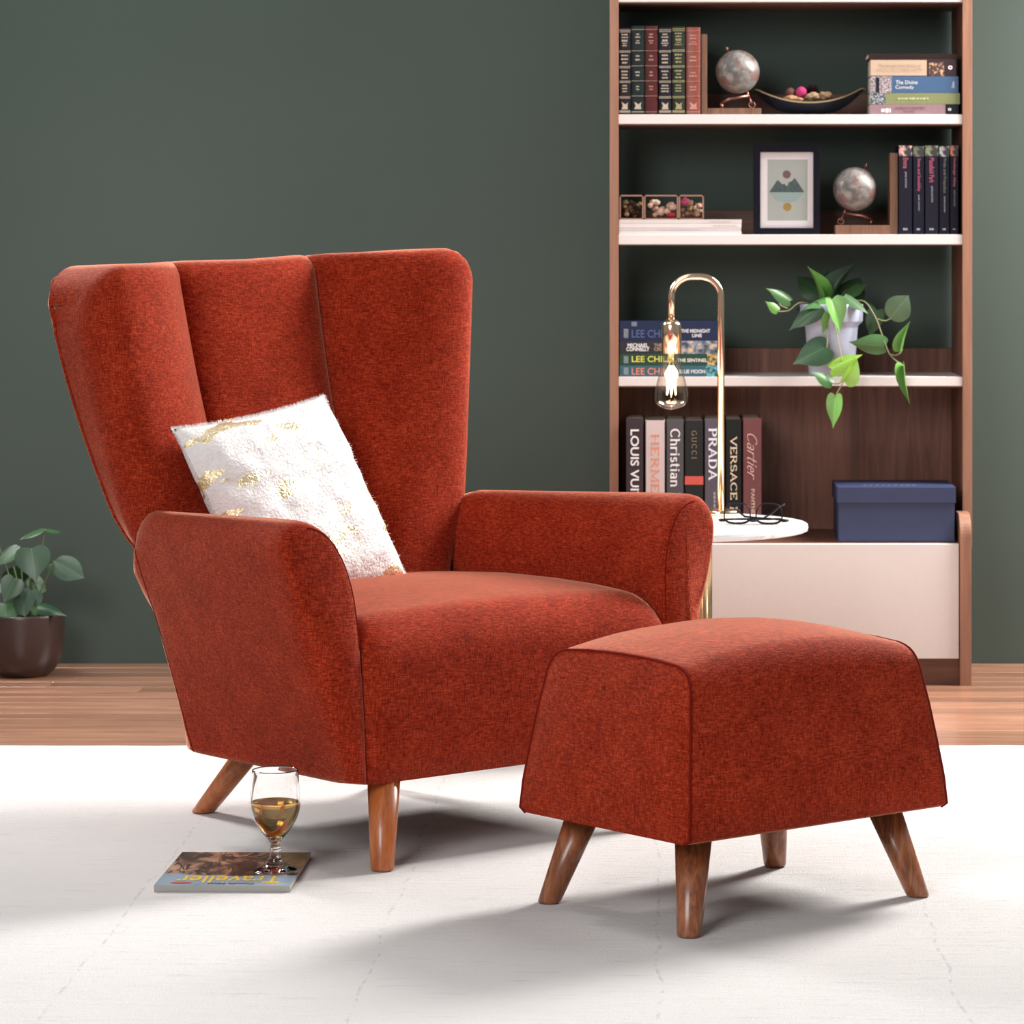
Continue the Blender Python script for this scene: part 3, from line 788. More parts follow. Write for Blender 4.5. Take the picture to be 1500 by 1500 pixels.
# ------------------------------------------------------------------ bookcase
ZU, ZL = 8.413, 8.310
S_ = {0: (1.702, 1.6765), 1: (pz(167.5, ZU), pz(182.5, ZU)), 2: (pz(343.5, ZU), pz(359, ZU)), 3: (pz(552, ZU), pz(566.5, ZU))}
CT = pz(796, ZL)           # cabinet top
XL0, XL1, XR0, XR1 = px(893, ZU), px(906, ZU), px(1410, ZU), px(1424, ZU)
BK = WALLY-.012
def bookcase():
    root = thing('bookcase', 'tall open walnut bookcase with white shelves and a white front cabinet', 'bookcase', ((XL0+XR1)/2, (ZU+BK)/2, 0))
    ox, oy = root.location.x, root.location.y
    def B(name, x0, x1, y0, y1, z0, z1, mat, parent=None, bev=.0012):
        o = box(name, x0-ox, x1-ox, y0-oy, y1-oy, z0, z1, mat, parent or root, bev); return o
    top = 2.02
    for x0, x1 in ((XL0, XL1), (XR0, XR1)):
        s = B('side_panel', x0, x1, ZU+.004, BK, CT-.02, top, WALNUT)
        B('edge_band', x0, x1, ZU, ZU+.004, CT-.02, top, WALNUT_EDGE, s, .0008)
    B('top_panel', XL0, XR1, ZU, BK, top, top+.024, WALNUT_X)
    for k, (zt, zb) in S_.items():
        sh = B('shelf', XL1, XR0, ZU+.004, BK-.004, zb+.0015, zt, WHITE)
        B('underside_veneer', XL1, XR0, ZU+.006, BK-.004, zb-.0015, zb+.0015, WALNUT_X, sh, .0004)
    for k, yb in ((1, 138), (2, 308)):
        B('back_rail', XL1, XR0, BK-.016, BK-.004, S_[k][0], pz(yb, BK-.016), WALNUT_X)
    B('back_rail', XL1, XR0, BK-.016, BK-.004, S_[0][0], S_[0][0]+.065, WALNUT_X)
    B('back_panel', XL1, XR0, BK-.016, BK-.004, CT, pz(510, BK-.016), WALNUT)
    # cabinet
    CXR = px(1406, ZL); PR1 = px(1423, ZL-.012); CXL = px(913, ZL); PL0 = px(896, ZL-.012)
    B('cabinet_top', CXL, CXR, ZL+.018, BK-.004, CT-.020, CT, WALNUT_X)
    B('cabinet_bottom', CXL, CXR, ZL+.018, BK-.004, pz(965, ZL)-.002, pz(965, ZL)+.016, WALNUT_X)
    B('cabinet_front', CXL+.002, CXR-.002, ZL, ZL+.018, pz(965, ZL), CT-.001, WHITE, None, .0015)
    B('plinth', CXL, CXR, ZL+.012, ZL+.030, FZ, pz(965, ZL)-.002, WALNUT_X)
    B('cabinet_back', CXL, CXR, BK-.016, BK-.004, .06, CT-.02, WALNUT)
    for x0, x1 in ((PL0, CXL), (CXR, PR1)):        # lower side panels with rounded top front corner
        zt = pz(754, ZL-.012); yf, yb = ZL-.012, BK-.004; r = .055
        prof = [(yf, FZ), (yf, zt-r)]+[(yf+r-r*math.cos(a), zt-r+r*math.sin(a)) for a in [math.pi/2*k/10 for k in range(1, 11)]]+[(ZU-.001, zt), (ZU-.001, CT-.03), (yb, CT-.03), (yb, FZ)]
        n = len(prof); e = .0025
        vs_ = [(x0-ox, p-oy, z) for p, z in prof]+[(x1-ox, p-oy, z) for p, z in prof]
        fs = [(i, (i+1) % n, n+(i+1) % n, n+i) for i in range(n)]+[tuple(range(n)), tuple(range(n, 2*n))]
        mesh_obj('lower_side_panel', vs_, fs, WALNUT_EDGE, root)
bookcase()

# ------------------------------------------------------------------ books
PAGES = plain('book_pages', (.70, .63, .52), .8)
def cloth(name, c, rough=.55): return plain('cover_'+name, c[:3], rough)
def upright_book(label, x0, x1, yt, zb, Zf, depth, mat, group, name='book', rounded=True, tilt=0):
    X0, X1 = px(x0, Zf)+.0004, px(x1, Zf)-.0004; Ht = pz(yt, Zf)-zb
    root = thing(name, label, 'book', ((X0+X1)/2, Zf, zb), 0, group); w = (X1-X0)/2
    b = .0022
    bm = bmesh.new()
    box_bm(-w, -w+b, .003, depth, .0006, Ht, .0006, 1, bm); box_bm(w-b, w, .003, depth, .0006, Ht, .0006, 1, bm)
    bm_obj('cover', bm, mat, root)
    n = 8; prof = []
    for k in range(n+1):
        a = math.pi*k/n; prof.append((-w*math.cos(a), (.004-(.004*math.sin(a) if rounded else (.004*min(1, 4*math.sin(a)))))))
    vs_, fs = [], []
    for z in (.0006, Ht):
        for x, y in prof: vs_.append((x, y, z))
        for x, y in prof[::-1]: vs_.append((x, max(y, .003)+.003, z))
    m_ = 2*(n+1)
    for i in range(m_): fs.append((i, (i+1) % m_, m_+(i+1) % m_, m_+i))
    fs += [tuple(range(m_)), tuple(range(m_, 2*m_))]
    mesh_obj('spine', vs_, fs, mat, root)
    box('page_block', -w+b, w-b, .005, depth-.003, .003, Ht-.003, PAGES, root, 0)
    return root, w, Ht
GILT = plain('gilt_print', (.50, .41, .31), .45, .2)
SILV = plain('pale_print', (.75, .73, .72), .5)
DIMP = plain('dim_print', (.35, .33, .38), .6)
leather = [
 (906.5, 924, 41, (.020, .018, .022), 'black leather classic with dense gilt bands, leftmost beside the bookcase side', 'dense'),
 (924.5, 944, 38, (.016, .026, .026), 'dark green black leather classic with sparse gilt titles', 'sparse'),
 (944.5, 963.5, 38, (.085, .022, .022), 'burgundy leather classic between dark green and navy black volumes', 'faint'),
 (965, 983.5, 40.5, (.018, .018, .028), 'navy black leather classic with paired gilt rules, right of the burgundy one', 'dense'),
 (984.5, 1003.5, 39, (.030, .034, .028), 'dark olive leather classic with wide yellow gilt bands', 'wide'),
 (1005, 1026, 40, (.22, .052, .036), 'russet brown leather classic next to the wooden globe bookend', 'thin')]
random.seed(12)
for x0, x1, yt, c, lab, style in leather:
    Zf = ZU+.012
    mat = plain('leather_'+style+str(int(x0)), c, .4)
    r, w, Ht = upright_book(lab, x0, x1, yt, S_[1][0], Zf, .15, mat, 'leather classics on the upper shelf')
    gm = GILT if style != 'wide' else plain('yellow_gilt', (.34, .31, .15), .5, .2)
    if style in ('faint',): gm = plain('dull_gilt', (.40, .24, .20), .5)
    if style == 'thin': gm = plain('rose_gilt', (.52, .24, .18), .5)
    bands = [.03, .045, .19, .205, .37, .385, .54, .555, .72, .735, .955, .975] if style in ('dense', 'wide') else [.03, .21, .38, .55, .72, .96]
    for f in bands:
        t = {'dense': .0013, 'wide': .0016, 'sparse': .0009, 'faint': .0010, 'thin': .0009}[style]
        if f in (.965, .03) and style != 'faint': t *= 2
        box('gilt_band', -w*.97, w*.97, -.0006, .0012, Ht*f-t/2, Ht*f+t/2, gm, r, 0)
    for zf, hh in ((.89, .016), (.82, .012), (.64, .02), (.46, .018), (.30, .016)):
        nl = 3 if style in ('dense', 'wide') else 2
        for q in range(nl):
            z = Ht*zf+(q-(nl-1)/2)*hh*.45
            bx = w*random.uniform(.45, .85)
            if style in ('faint', 'sparse'): bx *= .6
            bars(0, -.0008, z, bx*1.6, hh*.22, gm, r, False, 3, int(x0*10+zf*100+q))
    if style != 'faint':      # gilt emblem near the foot of the spine
        q = w*.55; vs_ = [(-q, -.0009, Ht*.06), (q, -.0009, Ht*.06), (q*.8, -.0009, Ht*.10), (q, -.0009, Ht*.14), (q*.2, -.0009, Ht*.115), (-q, -.0009, Ht*.145), (-q*.6, -.0009, Ht*.10)]
        mesh_obj('gilt_emblem', vs_, [tuple(range(7))], gm, r)

novels = [
 (1316.5, 1336.5, (.024, .024, .042), (.40, .10, .13), (.70, .40, .35), 'black novel with flesh pink picture band, touching the globe bookend', 'Emma'),
 (1337.5, 1354, (.022, .022, .040), (.40, .09, .16), (.14, .15, .09), 'slim black novel with olive band, second from the globe bookend', 'Sense and Sensibility'),
 (1354.8, 1375, (.026, .026, .044), (.42, .08, .15), (.22, .26, .14), 'black novel with leaf green band, middle of the five', 'Mansfield Park'),
 (1375.8, 1391, (.020, .020, .034), (.13, .14, .12), (.40, .40, .40), 'slim black novel with grey band and dim title', 'Pride and Prejudice'),
 (1391.8, 1404, (.022, .022, .038), (.45, .12, .16), (.52, .18, .10), 'thinnest black novel with orange band beside bookcase side panel', 'Northanger Abbey')]
for k, (x0, x1, c, tc, bc, lab, t) in enumerate(novels):
    Zf = ZU+.014
    r, w, Ht = upright_book(lab, x0, x1, 213+(k % 2), S_[2][0], Zf, .13, plain('novel_%d' % k, tuple(x*.55 for x in c), .55), 'black novels beside the globe bookend', rounded=False)
    m = NT('novel_band_%d' % k); m.color(m.ramp(m.noise(m.coords((70, 70, 70)), 1, 2), [(.46, (.03, .03, .035)), (.60, bc)])); m.set(Roughness=.5)
    box('picture_band', -w*.98, w*.98, -.0004, .003, Ht*.88, Ht*.998, m.m, r, 0)
    ln = (.026, .082, .062, .086, .072)[k]; pm = plain('novel_title_%d' % k, tc, .5)
    place_text(text_geo(t, .008), (0, -.0006, Ht*.86-ln/2), *DOWN, ln, w*.75, pm, r)
    place_text(text_geo('JANE AUSTEN', .004), (0, -.0006, Ht*.86-ln-.028), *DOWN, .040, w*.36, DIMP, r)
    bars(0, -.0006, Ht*.06, w*.7, w*.4, DIMP, r, False, 2, k)

# big fashion books on the cabinet
ORA = plain('orange_print', (.78, .22, .10), .5); CREAM = plain('cream_print', (.78, .66, .48), .45)
WHT = plain('white_print', (.88, .86, .88), .5)
def big(label, x0, x1, yt, c, depth=.24):
    return upright_book(label, x0, x1, yt, CT, ZU-.02, depth, plain('big_%d' % int(x0), c, .5), 'fashion books on the cabinet', rounded=False)
Zb = ZU-.02; s_ = Zb/F
def vtext(r, w, Ht, geo, yt_px, y0, y1, hfrac, mat, off=0):
    top = (y0-yt_px)*s_; ln = (y1-y0)*s_
    place_text(geo, (off*w, -.0006, Ht-top-ln/2), *DOWN, ln, 2*w*hfrac, mat, r)
r, w, Ht = big('plum black fashion book with bold white sans lettering, leftmost on cabinet', 917, 942.5, 613, (.055, .040, .046)); vtext(r, w, Ht, text_geo('LOUIS VUITTON', .018), 613, 629, 775, .50, WHT)
r, w, Ht = big('blush white fashion book with orange serif lettering', 945.5, 974, 616, (.62, .52, .52)); vtext(r, w, Ht, serif_geo('HERMES', .11, .08, .10), 616, 636, 737, .46, ORA)
r, w, Ht = big('slate grey fashion book with tall white serif name', 976, 1002, 615, (.070, .066, .076)); vtext(r, w, Ht, serif_geo('Christian Dior', .16, .09, .08, gap=.10), 615, 628, 762, .56, WHT)
r, w, Ht = big('charcoal fashion book with small gold name and red band', 1003, 1030.5, 616, (.026, .027, .027)); vtext(r, w, Ht, serif_geo('GUCCI', .10, .07, .08, gap=.28), 616, 631, 671.5, .28, plain('dull_gold_print', (.34, .26, .15), .5))
box('red_band', -w, w, -.0006, .003, Ht-(710-616)*s_, Ht-(697.5-616)*s_, plain('red_band_print', (.62, .09, .07), .5), r, 0)
r, w, Ht = big('purple grey fashion book with bold white serif capitals behind lamp tube', 1032, 1060, 614, (.088, .072, .098)); vtext(r, w, Ht, serif_geo('PRADA', .20, .09, .10, gap=.10), 614, 627, 703.5, .52, plain('lilac_white_print', (.80, .80, .92), .5), -.08)
bars(.05*w, -.0006, Ht-(733-614)*s_, 24*s_, w*.25, DIMP, r, True, 4, 5)
r, w, Ht = big('black fashion book with wide cream capitals', 1063, 1086.5, 614, (.018, .020, .019)); vtext(r, w, Ht, serif_geo('VERSACE', .15, .10, .10), 614, 639, 732, .50, CREAM)
vtext(r, w, Ht, serif_geo('E', .15, .10, .10), 614, 742, 754, .5, CREAM)
r, w, Ht = big('wine red fashion book with cream script, rightmost of the row', 1088, 1115.5, 613, (.145, .042, .046)); vtext(r, w, Ht, serif_geo('Cartier', .075, .045, 0, .42, .02), 613, 635, 703, .54, plain('pink_cream_print', (.80, .52, .46), .5))
vtext(r, w, Ht, serif_geo('PANTHERE', .15, .09, .08), 613, 716, 766, .22, CREAM, .08)

def flat_book(label, x0, x1, y0, y1, Zf, depth, mat, group, cat='book', name='paperback', zb=None):
    X0, X1 = px(x0, Zf), px(x1, Zf); z1, z0 = pz(y0, Zf), pz(y1, Zf) if zb is None else zb
    h = z1-z0
    root = thing(name, label, cat, ((X0+X1)/2, Zf, z0), 0, group); w = (X1-X0)/2; t = .0009
    box('front_cover', -w, w, 0, depth, h-t-.0002, h-.0002, mat, root, 0)
    box('back_cover', -w, w, 0, depth, 0.0001, t, mat, root, 0)
    box('spine', -w, w, -.0006, .0012, .0001, h-.0002, mat, root, .0004, 1)
    box('page_block', -w+.001, w-.001, .0012, depth-.002, t, h-t-.0002, PAGES, root, 0)
    return root, w, h
def patchmat(name, stops, scale=200):
    m = NT(name); m.color(m.ramp(m.noise(m.coords((scale, scale, scale)), 1, 3), stops)); m.set(Roughness=.5); return m.m
def panel(r, name, x0, x1, z0, z1, mat): return box(name, x0, x1, -.0010, .001, z0, z1, mat, r, 0)

# paperbacks lying on the top shelf
Zf = ZU+.010; k_ = Zf/F
G = 'paperbacks stacked on the top shelf'
def fx(r, x): return px(x, Zf)-r.location.x
zb = S_[1][0]
ys = [(152.5, 167.5), (136, 152.5), (111.5, 136), (86, 111.5), (78.5, 86)]
zz = [pz(y1, ZU) for _, y1 in ys]; zz[0] = zb
heights = [(b-a)*k_ for a, b in ys]
zc = zb; rows = []
def layer(label, x0, x1, hgt, mat, dep=.13, y=Zf):
    global zc
    X0, X1 = px(x0, Zf), px(x1, Zf)
    r, w, h = flat_book(label, x0, x1, HY-(zc+hgt-H)/k_, 0, Zf, dep, mat, G, zb=zc); zc += hgt; return r, w, h
r, w, h = layer('thin dusty pink paperback at the bottom of the top shelf stack', 1274.5, 1404, heights[0], plain('pb_pink', (.29, .18, .20), .5))
panel(r, 'black_end', fx(r, 1385), w, 0, h, plain('pb_black', (.018, .018, .024), .5)); place_text(text_geo('WORLD’S GREATEST', .004), (fx(r, 1333), -.0012, h*.62), *FLAT, .075, .006, plain('plum_print', (.16, .06, .09), .5), r)
place_text(text_geo('STORIES', .004), (fx(r, 1331), -.0012, h*.27), *FLAT, .028, .005, plain('plum_print', (.16, .06, .09), .5), r); bars(fx(r, 1298), -.0012, h*.40, .024, .011, WHT, r, False, 3, 2)
place_text(text_geo('O', .06), (fx(r, 1391), -.0012, h*.5), *FLAT, .008, .007, WHT, r)
r, w, h = layer('olive green paperback with small picture at its left end', 1275, 1406, heights[1], plain('pb_green', (.21, .235, .10), .5))
panel(r, 'picture', -w, fx(r, 1297), 0, h, patchmat('pb_mosaic', [(.4, (.02, .03, .05)), (.5, (.12, .2, .25)), (.6, (.5, .42, .38))], 260)); bars(fx(r, 1338), -.0012, h*.5, .078, .006, plain('pale_green_print', (.46, .49, .26), .5), r, False, 9, 7)
r, w, h = layer('blue paperback with white title between the green and cream ones', 1275.5, 1404, heights[2], plain('pb_blue', (.05, .11, .225), .5))
panel(r, 'picture', -w, fx(r, 1306), 0, h, patchmat('pb_marble', [(.4, (.14, .11, .13)), (.5, (.36, .29, .32)), (.62, (.5, .43, .42))], 240)); panel(r, 'black_tab', fx(r, 1283), fx(r, 1288), 0.001, h*.93, plain('pb_black', (.018, .018, .024), .5)).location.y = -.0006
place_text(text_geo('The Divine', .004), (fx(r, 1328), -.0012, h*.64), *FLAT, .055, .010, SILV, r); place_text(text_geo('Comedy', .004), (fx(r, 1325), -.0012, h*.32), *FLAT, .046, .011, SILV, r)
place_text(text_geo('Dante', .004), (fx(r, 1396), -.0012, h*.5), (0, 0, 1), (-1, 0, 0), .015, .006, SILV, r)
r, w, h = layer('cream spined paperback with a small portrait, under the dark top book', 1275.5, 1401, heights[3], plain('pb_dark', (.050, .032, .036), .5))
panel(r, 'cream_title_panel', -w, fx(r, 1357.5), h*.04, h*.93, plain('pb_cream', (.54, .39, .28), .5))
place_text(text_geo('The Selected Short Stories of', 0), (fx(r, 1318), -.0012, h*.62), *FLAT, .105, .008, plain('tan_print', (.42, .28, .2), .5), r); place_text(text_geo('ANTON CHEKHOV', 0), (fx(r, 1318), -.0012, h*.36), *FLAT, .115, .011, plain('tan_print2', (.52, .37, .27), .5), r)
panel(r, 'portrait', fx(r, 1361), fx(r, 1383), 0, h*.8, patchmat('pb_portrait', [(.46, (.06, .035, .035)), (.55, (.2, .10, .07)), (.62, (.6, .38, .22))], 120)); place_text(text_geo('O', .06), (fx(r, 1392), -.0012, h*.5), *FLAT, .011, .010, WHT, r)
r, w, h = layer('thin dark brown paperback on top of the top shelf stack', 1272, 1404, heights[4], plain('pb_brown', (.030, .018, .016), .5))

# thrillers
G = 'thrillers stacked on the middle shelf'; zc = S_[3][0]
def tl(label, hpx, mat, x1=1053): return layer(label, 907.5, x1, hpx*k_, mat, .12)
def pub(r, h): place_text(text_geo('||||', .02), (fx(r, 917), -.0012, h*.5), *FLAT, .010, h*.62, plain('pub_print', (.40, .48, .52), .5), r)
r, w, h = tl('teal thriller with coral author name, bottom of its stack', 16.5, plain('th_teal', (.018, .10, .145), .4)); pub(r, h)
place_text(text_geo('LEE CHILD', .012), (fx(r, 956), -.0012, h*.48), *FLAT, .104, h*.60, plain('coral_print', (.72, .24, .16), .5), r); place_text(text_geo('BLUE MOON', .014), (fx(r, 1014), -.0012, h*.46), *FLAT, .064, h*.34, WHT, r)
panel(r, 'picture', fx(r, 1034), w, 0, h, patchmat('th_teal_pic', [(.42, (.01, .05, .07)), (.6, (.12, .42, .5))], 120))
r, w, h = tl('green thriller with yellow author name, second from stack bottom', 17, plain('th_green', (.028, .075, .045), .4)); pub(r, h)
place_text(text_geo('LEE CHILD', .012), (fx(r, 956), -.0012, h*.55), *FLAT, .104, h*.52, plain('yellow_title_print', (.72, .66, .10), .5), r); place_text(text_geo('THE SENTINEL', .014), (fx(r, 1014), -.0012, h*.45), *FLAT, .074, h*.30, WHT, r)
panel(r, 'picture', fx(r, 1036), w, 0, h, patchmat('th_green_pic', [(.42, (.03, .05, .03)), (.6, (.62, .42, .14))], 120))
r, w, h = tl('charcoal thriller with white author name and amber lit picture', 19, plain('th_char', (.035, .036, .044), .4))
for q, tx in enumerate(('MICHAEL', 'CONNELLY')): place_text(text_geo(tx, .02), (fx(r, 934.5), -.0012, h*(.66-.30*q)), *FLAT, .052+.006*q, h*.30, WHT, r)
for q, (tx, tl_) in enumerate((('THE', .020), ('CROSSING', .056))): place_text(text_geo(tx, .014), (fx(r, 958)+tl_/2, -.0012, h*(.66-.30*q)), *FLAT, tl_, h*.26, plain('tan_title_print', (.45, .30, .22), .5), r)
panel(r, 'picture', fx(r, 998), w, 0, h, patchmat('th_char_pic', [(.38, (.04, .045, .06)), (.52, (.22, .27, .36)), (.66, (.72, .48, .16))], 60))
r, w, h = tl('navy thriller with blue author name on top of its stack', 29, plain('th_navy', (.022, .032, .075), .4)); place_text(text_geo('||||', .02), (fx(r, 917), -.0012, h*.38), *FLAT, .010, h*.45, plain('pub_print', (.40, .48, .52), .5), r)
place_text(text_geo('LEE CHILD', .012), (fx(r, 956), -.0012, h*.36), *FLAT, .104, h*.40, plain('blue_title_print', (.06, .10, .25), .5), r)
place_text(text_geo('THE MIDNIGHT', .014), (fx(r, 1019), -.0012, h*.50), *FLAT, .072, h*.18, WHT, r); place_text(text_geo('LINE', .014), (fx(r, 1021), -.0012, h*.27), *FLAT, .024, h*.17, WHT, r)
panel(r, 'picture', fx(r, 1027), w, 0, h*.98, patchmat('th_navy_pic', [(.40, (.012, .03, .09)), (.56, (.03, .20, .52)), (.68, (.30, .48, .66))], 90)).location.y = .0006
panel(r, 'publisher_square', fx(r, 925), fx(r, 933), h*.74, h*.96, plain('pub_square', (.16, .18, .25), .5))

# white magazines
G = 'white magazines under the glass boxes'; zc = S_[2][0]
greyp = plain('faint_grey_print', (.55, .50, .50), .6)
for k, (lab, x1, h_, a, b) in enumerate([
   ('white magazine at the bottom of the pile', 1086, 5.2, 0, 0), ('white magazine with grey spine print, second from pile bottom', 1085.5, 4.6, 965, 1028),
   ('white magazine with pinkish spine print, second from pile top', 1086, 6.2, 1045, 1080), ('white magazine on top of the pile under glass boxes', 1086.3, 6.0, 1040, 1072)]):
    r, w, h = layer(lab, 906.8, x1, h_*k_, plain('mag_white_%d' % k, ((.70, .64, .63), (.60, .545, .54), (.72, .665, .65), (.64, .59, .58))[k], .5), .13); r.name = 'white_magazine'; r['category'] = 'magazine'
    if b: bars(fx(r, (a+b)/2), -.0012, h*.5, (b-a)*k_, h*.3, greyp, r, False, 8, k)
MAGTOP = zc

# ------------------------------------------------------------------ glass keepsake boxes with dried flowers
def blob(name, c, r, mat, parent=None, sq=(1, 1, 1), amp=.25, seed=0, sub=2):
    from mathutils import noise as mn
    bm = bmesh.new(); bmesh.ops.create_icosphere(bm, subdivisions=sub, radius=1)
    for v in bm.verts:
        d = 1+amp*mn.noise(v.co*2.2+Vector((seed*3.1, seed, 0))); v.co = Vector((v.co.x*sq[0], v.co.y*sq[1], v.co.z*sq[2]))*r*d
    o = bm_obj(name, bm, mat, parent, True); o.location = c; return o
COPW = plain('copper_frame', (.36, .20, .14), .4, .6)
FLW = {'rose': plain('fl_rose', (.42, .06, .14), .8), 'cream': plain('fl_cream', (.62, .44, .32), .85), 'olive': plain('fl_olive', (.16, .13, .05), .9), 'tan': plain('fl_tan', (.32, .19, .11), .9),
       'pink': plain('fl_pink', (.55, .32, .28), .85), 'dark': plain('fl_dark', (.05, .025, .02), .9), 'red': plain('fl_red', (.42, .03, .05), .8)}
random.seed(21)
for (x0, x1, lab, cols) in ((907.5, 942.5, 'small glass box of dark dried leaves beside the bookcase side', ['olive', 'dark', 'tan', 'dark']),
                            (943.5, 993.5, 'small glass box of cream blossoms, middle of the three', ['cream', 'pink', 'cream', 'cream', 'red']),
                            (994.5, 1031, 'small glass box of rose and brown potpourri with copper frame', ['tan', 'tan', 'olive', 'tan', 'pink'])):
    Zg = ZU+.012; X0, X1 = px(x0, Zg), px(x1, Zg); h = 36*Zg/F; w = (X1-X0)/2; d = .07
    r = thing('glass_box', lab, 'glass box', ((X0+X1)/2, Zg, MAGTOP), 0, 'glass boxes on the magazines')
    e = .0016; a, b, c0, c1 = -w+e, w-e, e, d-e
    corners = [(a, c0), (b, c0), (b, c1), (a, c1)]
    bm = bmesh.new()
    for z in (e, h-e):
        for (p, q) in zip(corners, corners[1:]+corners[:1]):
            box_bm(min(p[0], q[0])-e, max(p[0], q[0])+e, min(p[1], q[1])-e, max(p[1], q[1])+e, z-e, z+e, 0, 1, bm)
    for p in corners: box_bm(p[0]-e, p[0]+e, p[1]-e, p[1]+e, 0, h, 0, 1, bm)
    bm_obj('frame', bm, COPW, r)
    box('bottom_plate', a, b, c0, c1, .0005, .0025, COPW, r, 0)
    for nm, (p, q) in (('pane', (corners[0], corners[1])), ('pane', (corners[1], corners[2])), ('pane', (corners[2], corners[3])), ('pane', (corners[3], corners[0]))):
        mesh_obj(nm, [(p[0], p[1], e), (q[0], q[1], e), (q[0], q[1], h-e), (p[0], p[1], h-e)], [(0, 1, 2, 3)], PANE, r)
    mesh_obj('lid_pane', [(a, c0, h-e), (b, c0, h-e), (b, c1, h-e), (a, c1, h-e)], [(0, 1, 2, 3)], PANE, r)
    n = 26 if 'cream' not in cols else 14
    for k in range(n):
        cc = cols[k % len(cols)]; rr = random.uniform(.006, .009)*(1.25 if 'cream' in cols else .85)
        lv = k/n
        blob('dried_flower', (random.uniform(a+rr, b-rr), random.uniform(c0+rr, c0+.03), .004+rr+lv*(h*.55)), rr, FLW[cc], r, (1, 1, random.uniform(.7, 1)), .7, k)
    if 'olive' in cols and 'pink' in cols: blob('dried_flower', (a+.014, c0+.011, h*.72), .0125, FLW['rose'], r, (1, .8, .8), .4, 3)
    if 'red' in cols: blob('dried_flower', (b-.017, c0+.010, .012), .010, FLW['red'], r, (1, .8, .8), .4, 4)

# ------------------------------------------------------------------ picture frame
def picture():
    Zf = ZU+.030; k = Zf/F; zb = S_[2][0]
    X0, X1 = px(1104, Zf), px(1201, Zf); h = pz(213, Zf)-zb; w = (X1-X0)/2
    r = thing('picture_frame', 'black framed mountain and sun print with white mat on the shelf', 'picture frame', ((X0+X1)/2, Zf, zb))
    nav = plain('black_frame', (.0055, .0055, .010), .5); fw = .0165
    box('frame_bar', -w, -w+fw, 0, .018, 0, h, nav, r); box('frame_bar', w-fw, w, 0, .018, 0, h, nav, r)
    box('frame_bar', -w+fw, w-fw, 0, .018, 0, fw, nav, r); box('frame_bar', -w+fw, w-fw, 0, .018, h-fw, h, nav, r)
    box('backing', -w+.004, w-.004, .014, .0175, .004, h-.004, nav, r, 0)
    box('mat_board', -w+fw, w-fw, .008, .010, fw, h-fw, plain('mat_white', (.80, .74, .74), .6), r, 0)
    x = lambda p: px(p, Zf)-r.location.x
    z = lambda p: pz(p, Zf)-zb
    def flat(name, pts, mat, y): return mesh_obj(name, [(x(a), y, z(b)) for a, b in pts], [tuple(range(len(pts)))], mat, r)
    flat('print', [(1124.5, 233.5), (1183, 233.5), (1183, 323), (1124.5, 323)], plain('print_sage', (.40, .42, .385), .6), .0078)
    circ = lambda cx, cy, rr: [(cx+rr*math.cos(2*math.pi*t/28), cy+rr*math.sin(2*math.pi*t/28)) for t in range(28)]
    flat('sun_disc', circ(1152.7, 255.5, 6), plain('print_mauve', (.17, .095, .09), .6), .0076)
    flat('gold_disc', circ(1153.5, 303, 6.2), plain('print_gold', (.36, .235, .055), .6), .0076)
    m = NT('print_mountain'); v = m.noise(m.coords((120, 120, 120)), 1, 4); m.color(m.mix(v, (.03, .045, .045), (.10, .15, .145))); m.set(Roughness=.6)
    flat('mountain', [(1127, 281.5), (1138.5, 264), (1141, 264.5), (1146, 270), (1149, 269), (1153, 273), (1156, 266.5), (1160, 265.5), (1164, 260.5), (1168, 265.5), (1178.5, 281.5)], m.m, .0076)
    m = NT('print_lake'); sp = m.add('ShaderNodeSeparateXYZ'); m.lk(m.coords(), sp.inputs[0])
    m.color(m.mix(m.noise(m.coords((20, 20, 260)), 1, 3), (.22, .34, .325), (.36, .43, .40))); m.set(Roughness=.6)
    flat('lake', [(1127, 282), (1178.5, 282), (1167, 294), (1158, 296.5), (1146, 296), (1137, 293.5)], m.m, .0076)
    mesh_obj('glazing', [(-w+fw, .006, fw), (w-fw, .006, fw), (w-fw, .006, h-fw), (-w+fw, .006, h-fw)], [(0, 1, 2, 3)], PANE, r)
    box('easel_back', -.012, .012, .018, .06, 0, .004, nav, r, 0); box('easel_strut', -.012, .012, .0185, .021, 0, h*.7, nav, r, 0)
picture()

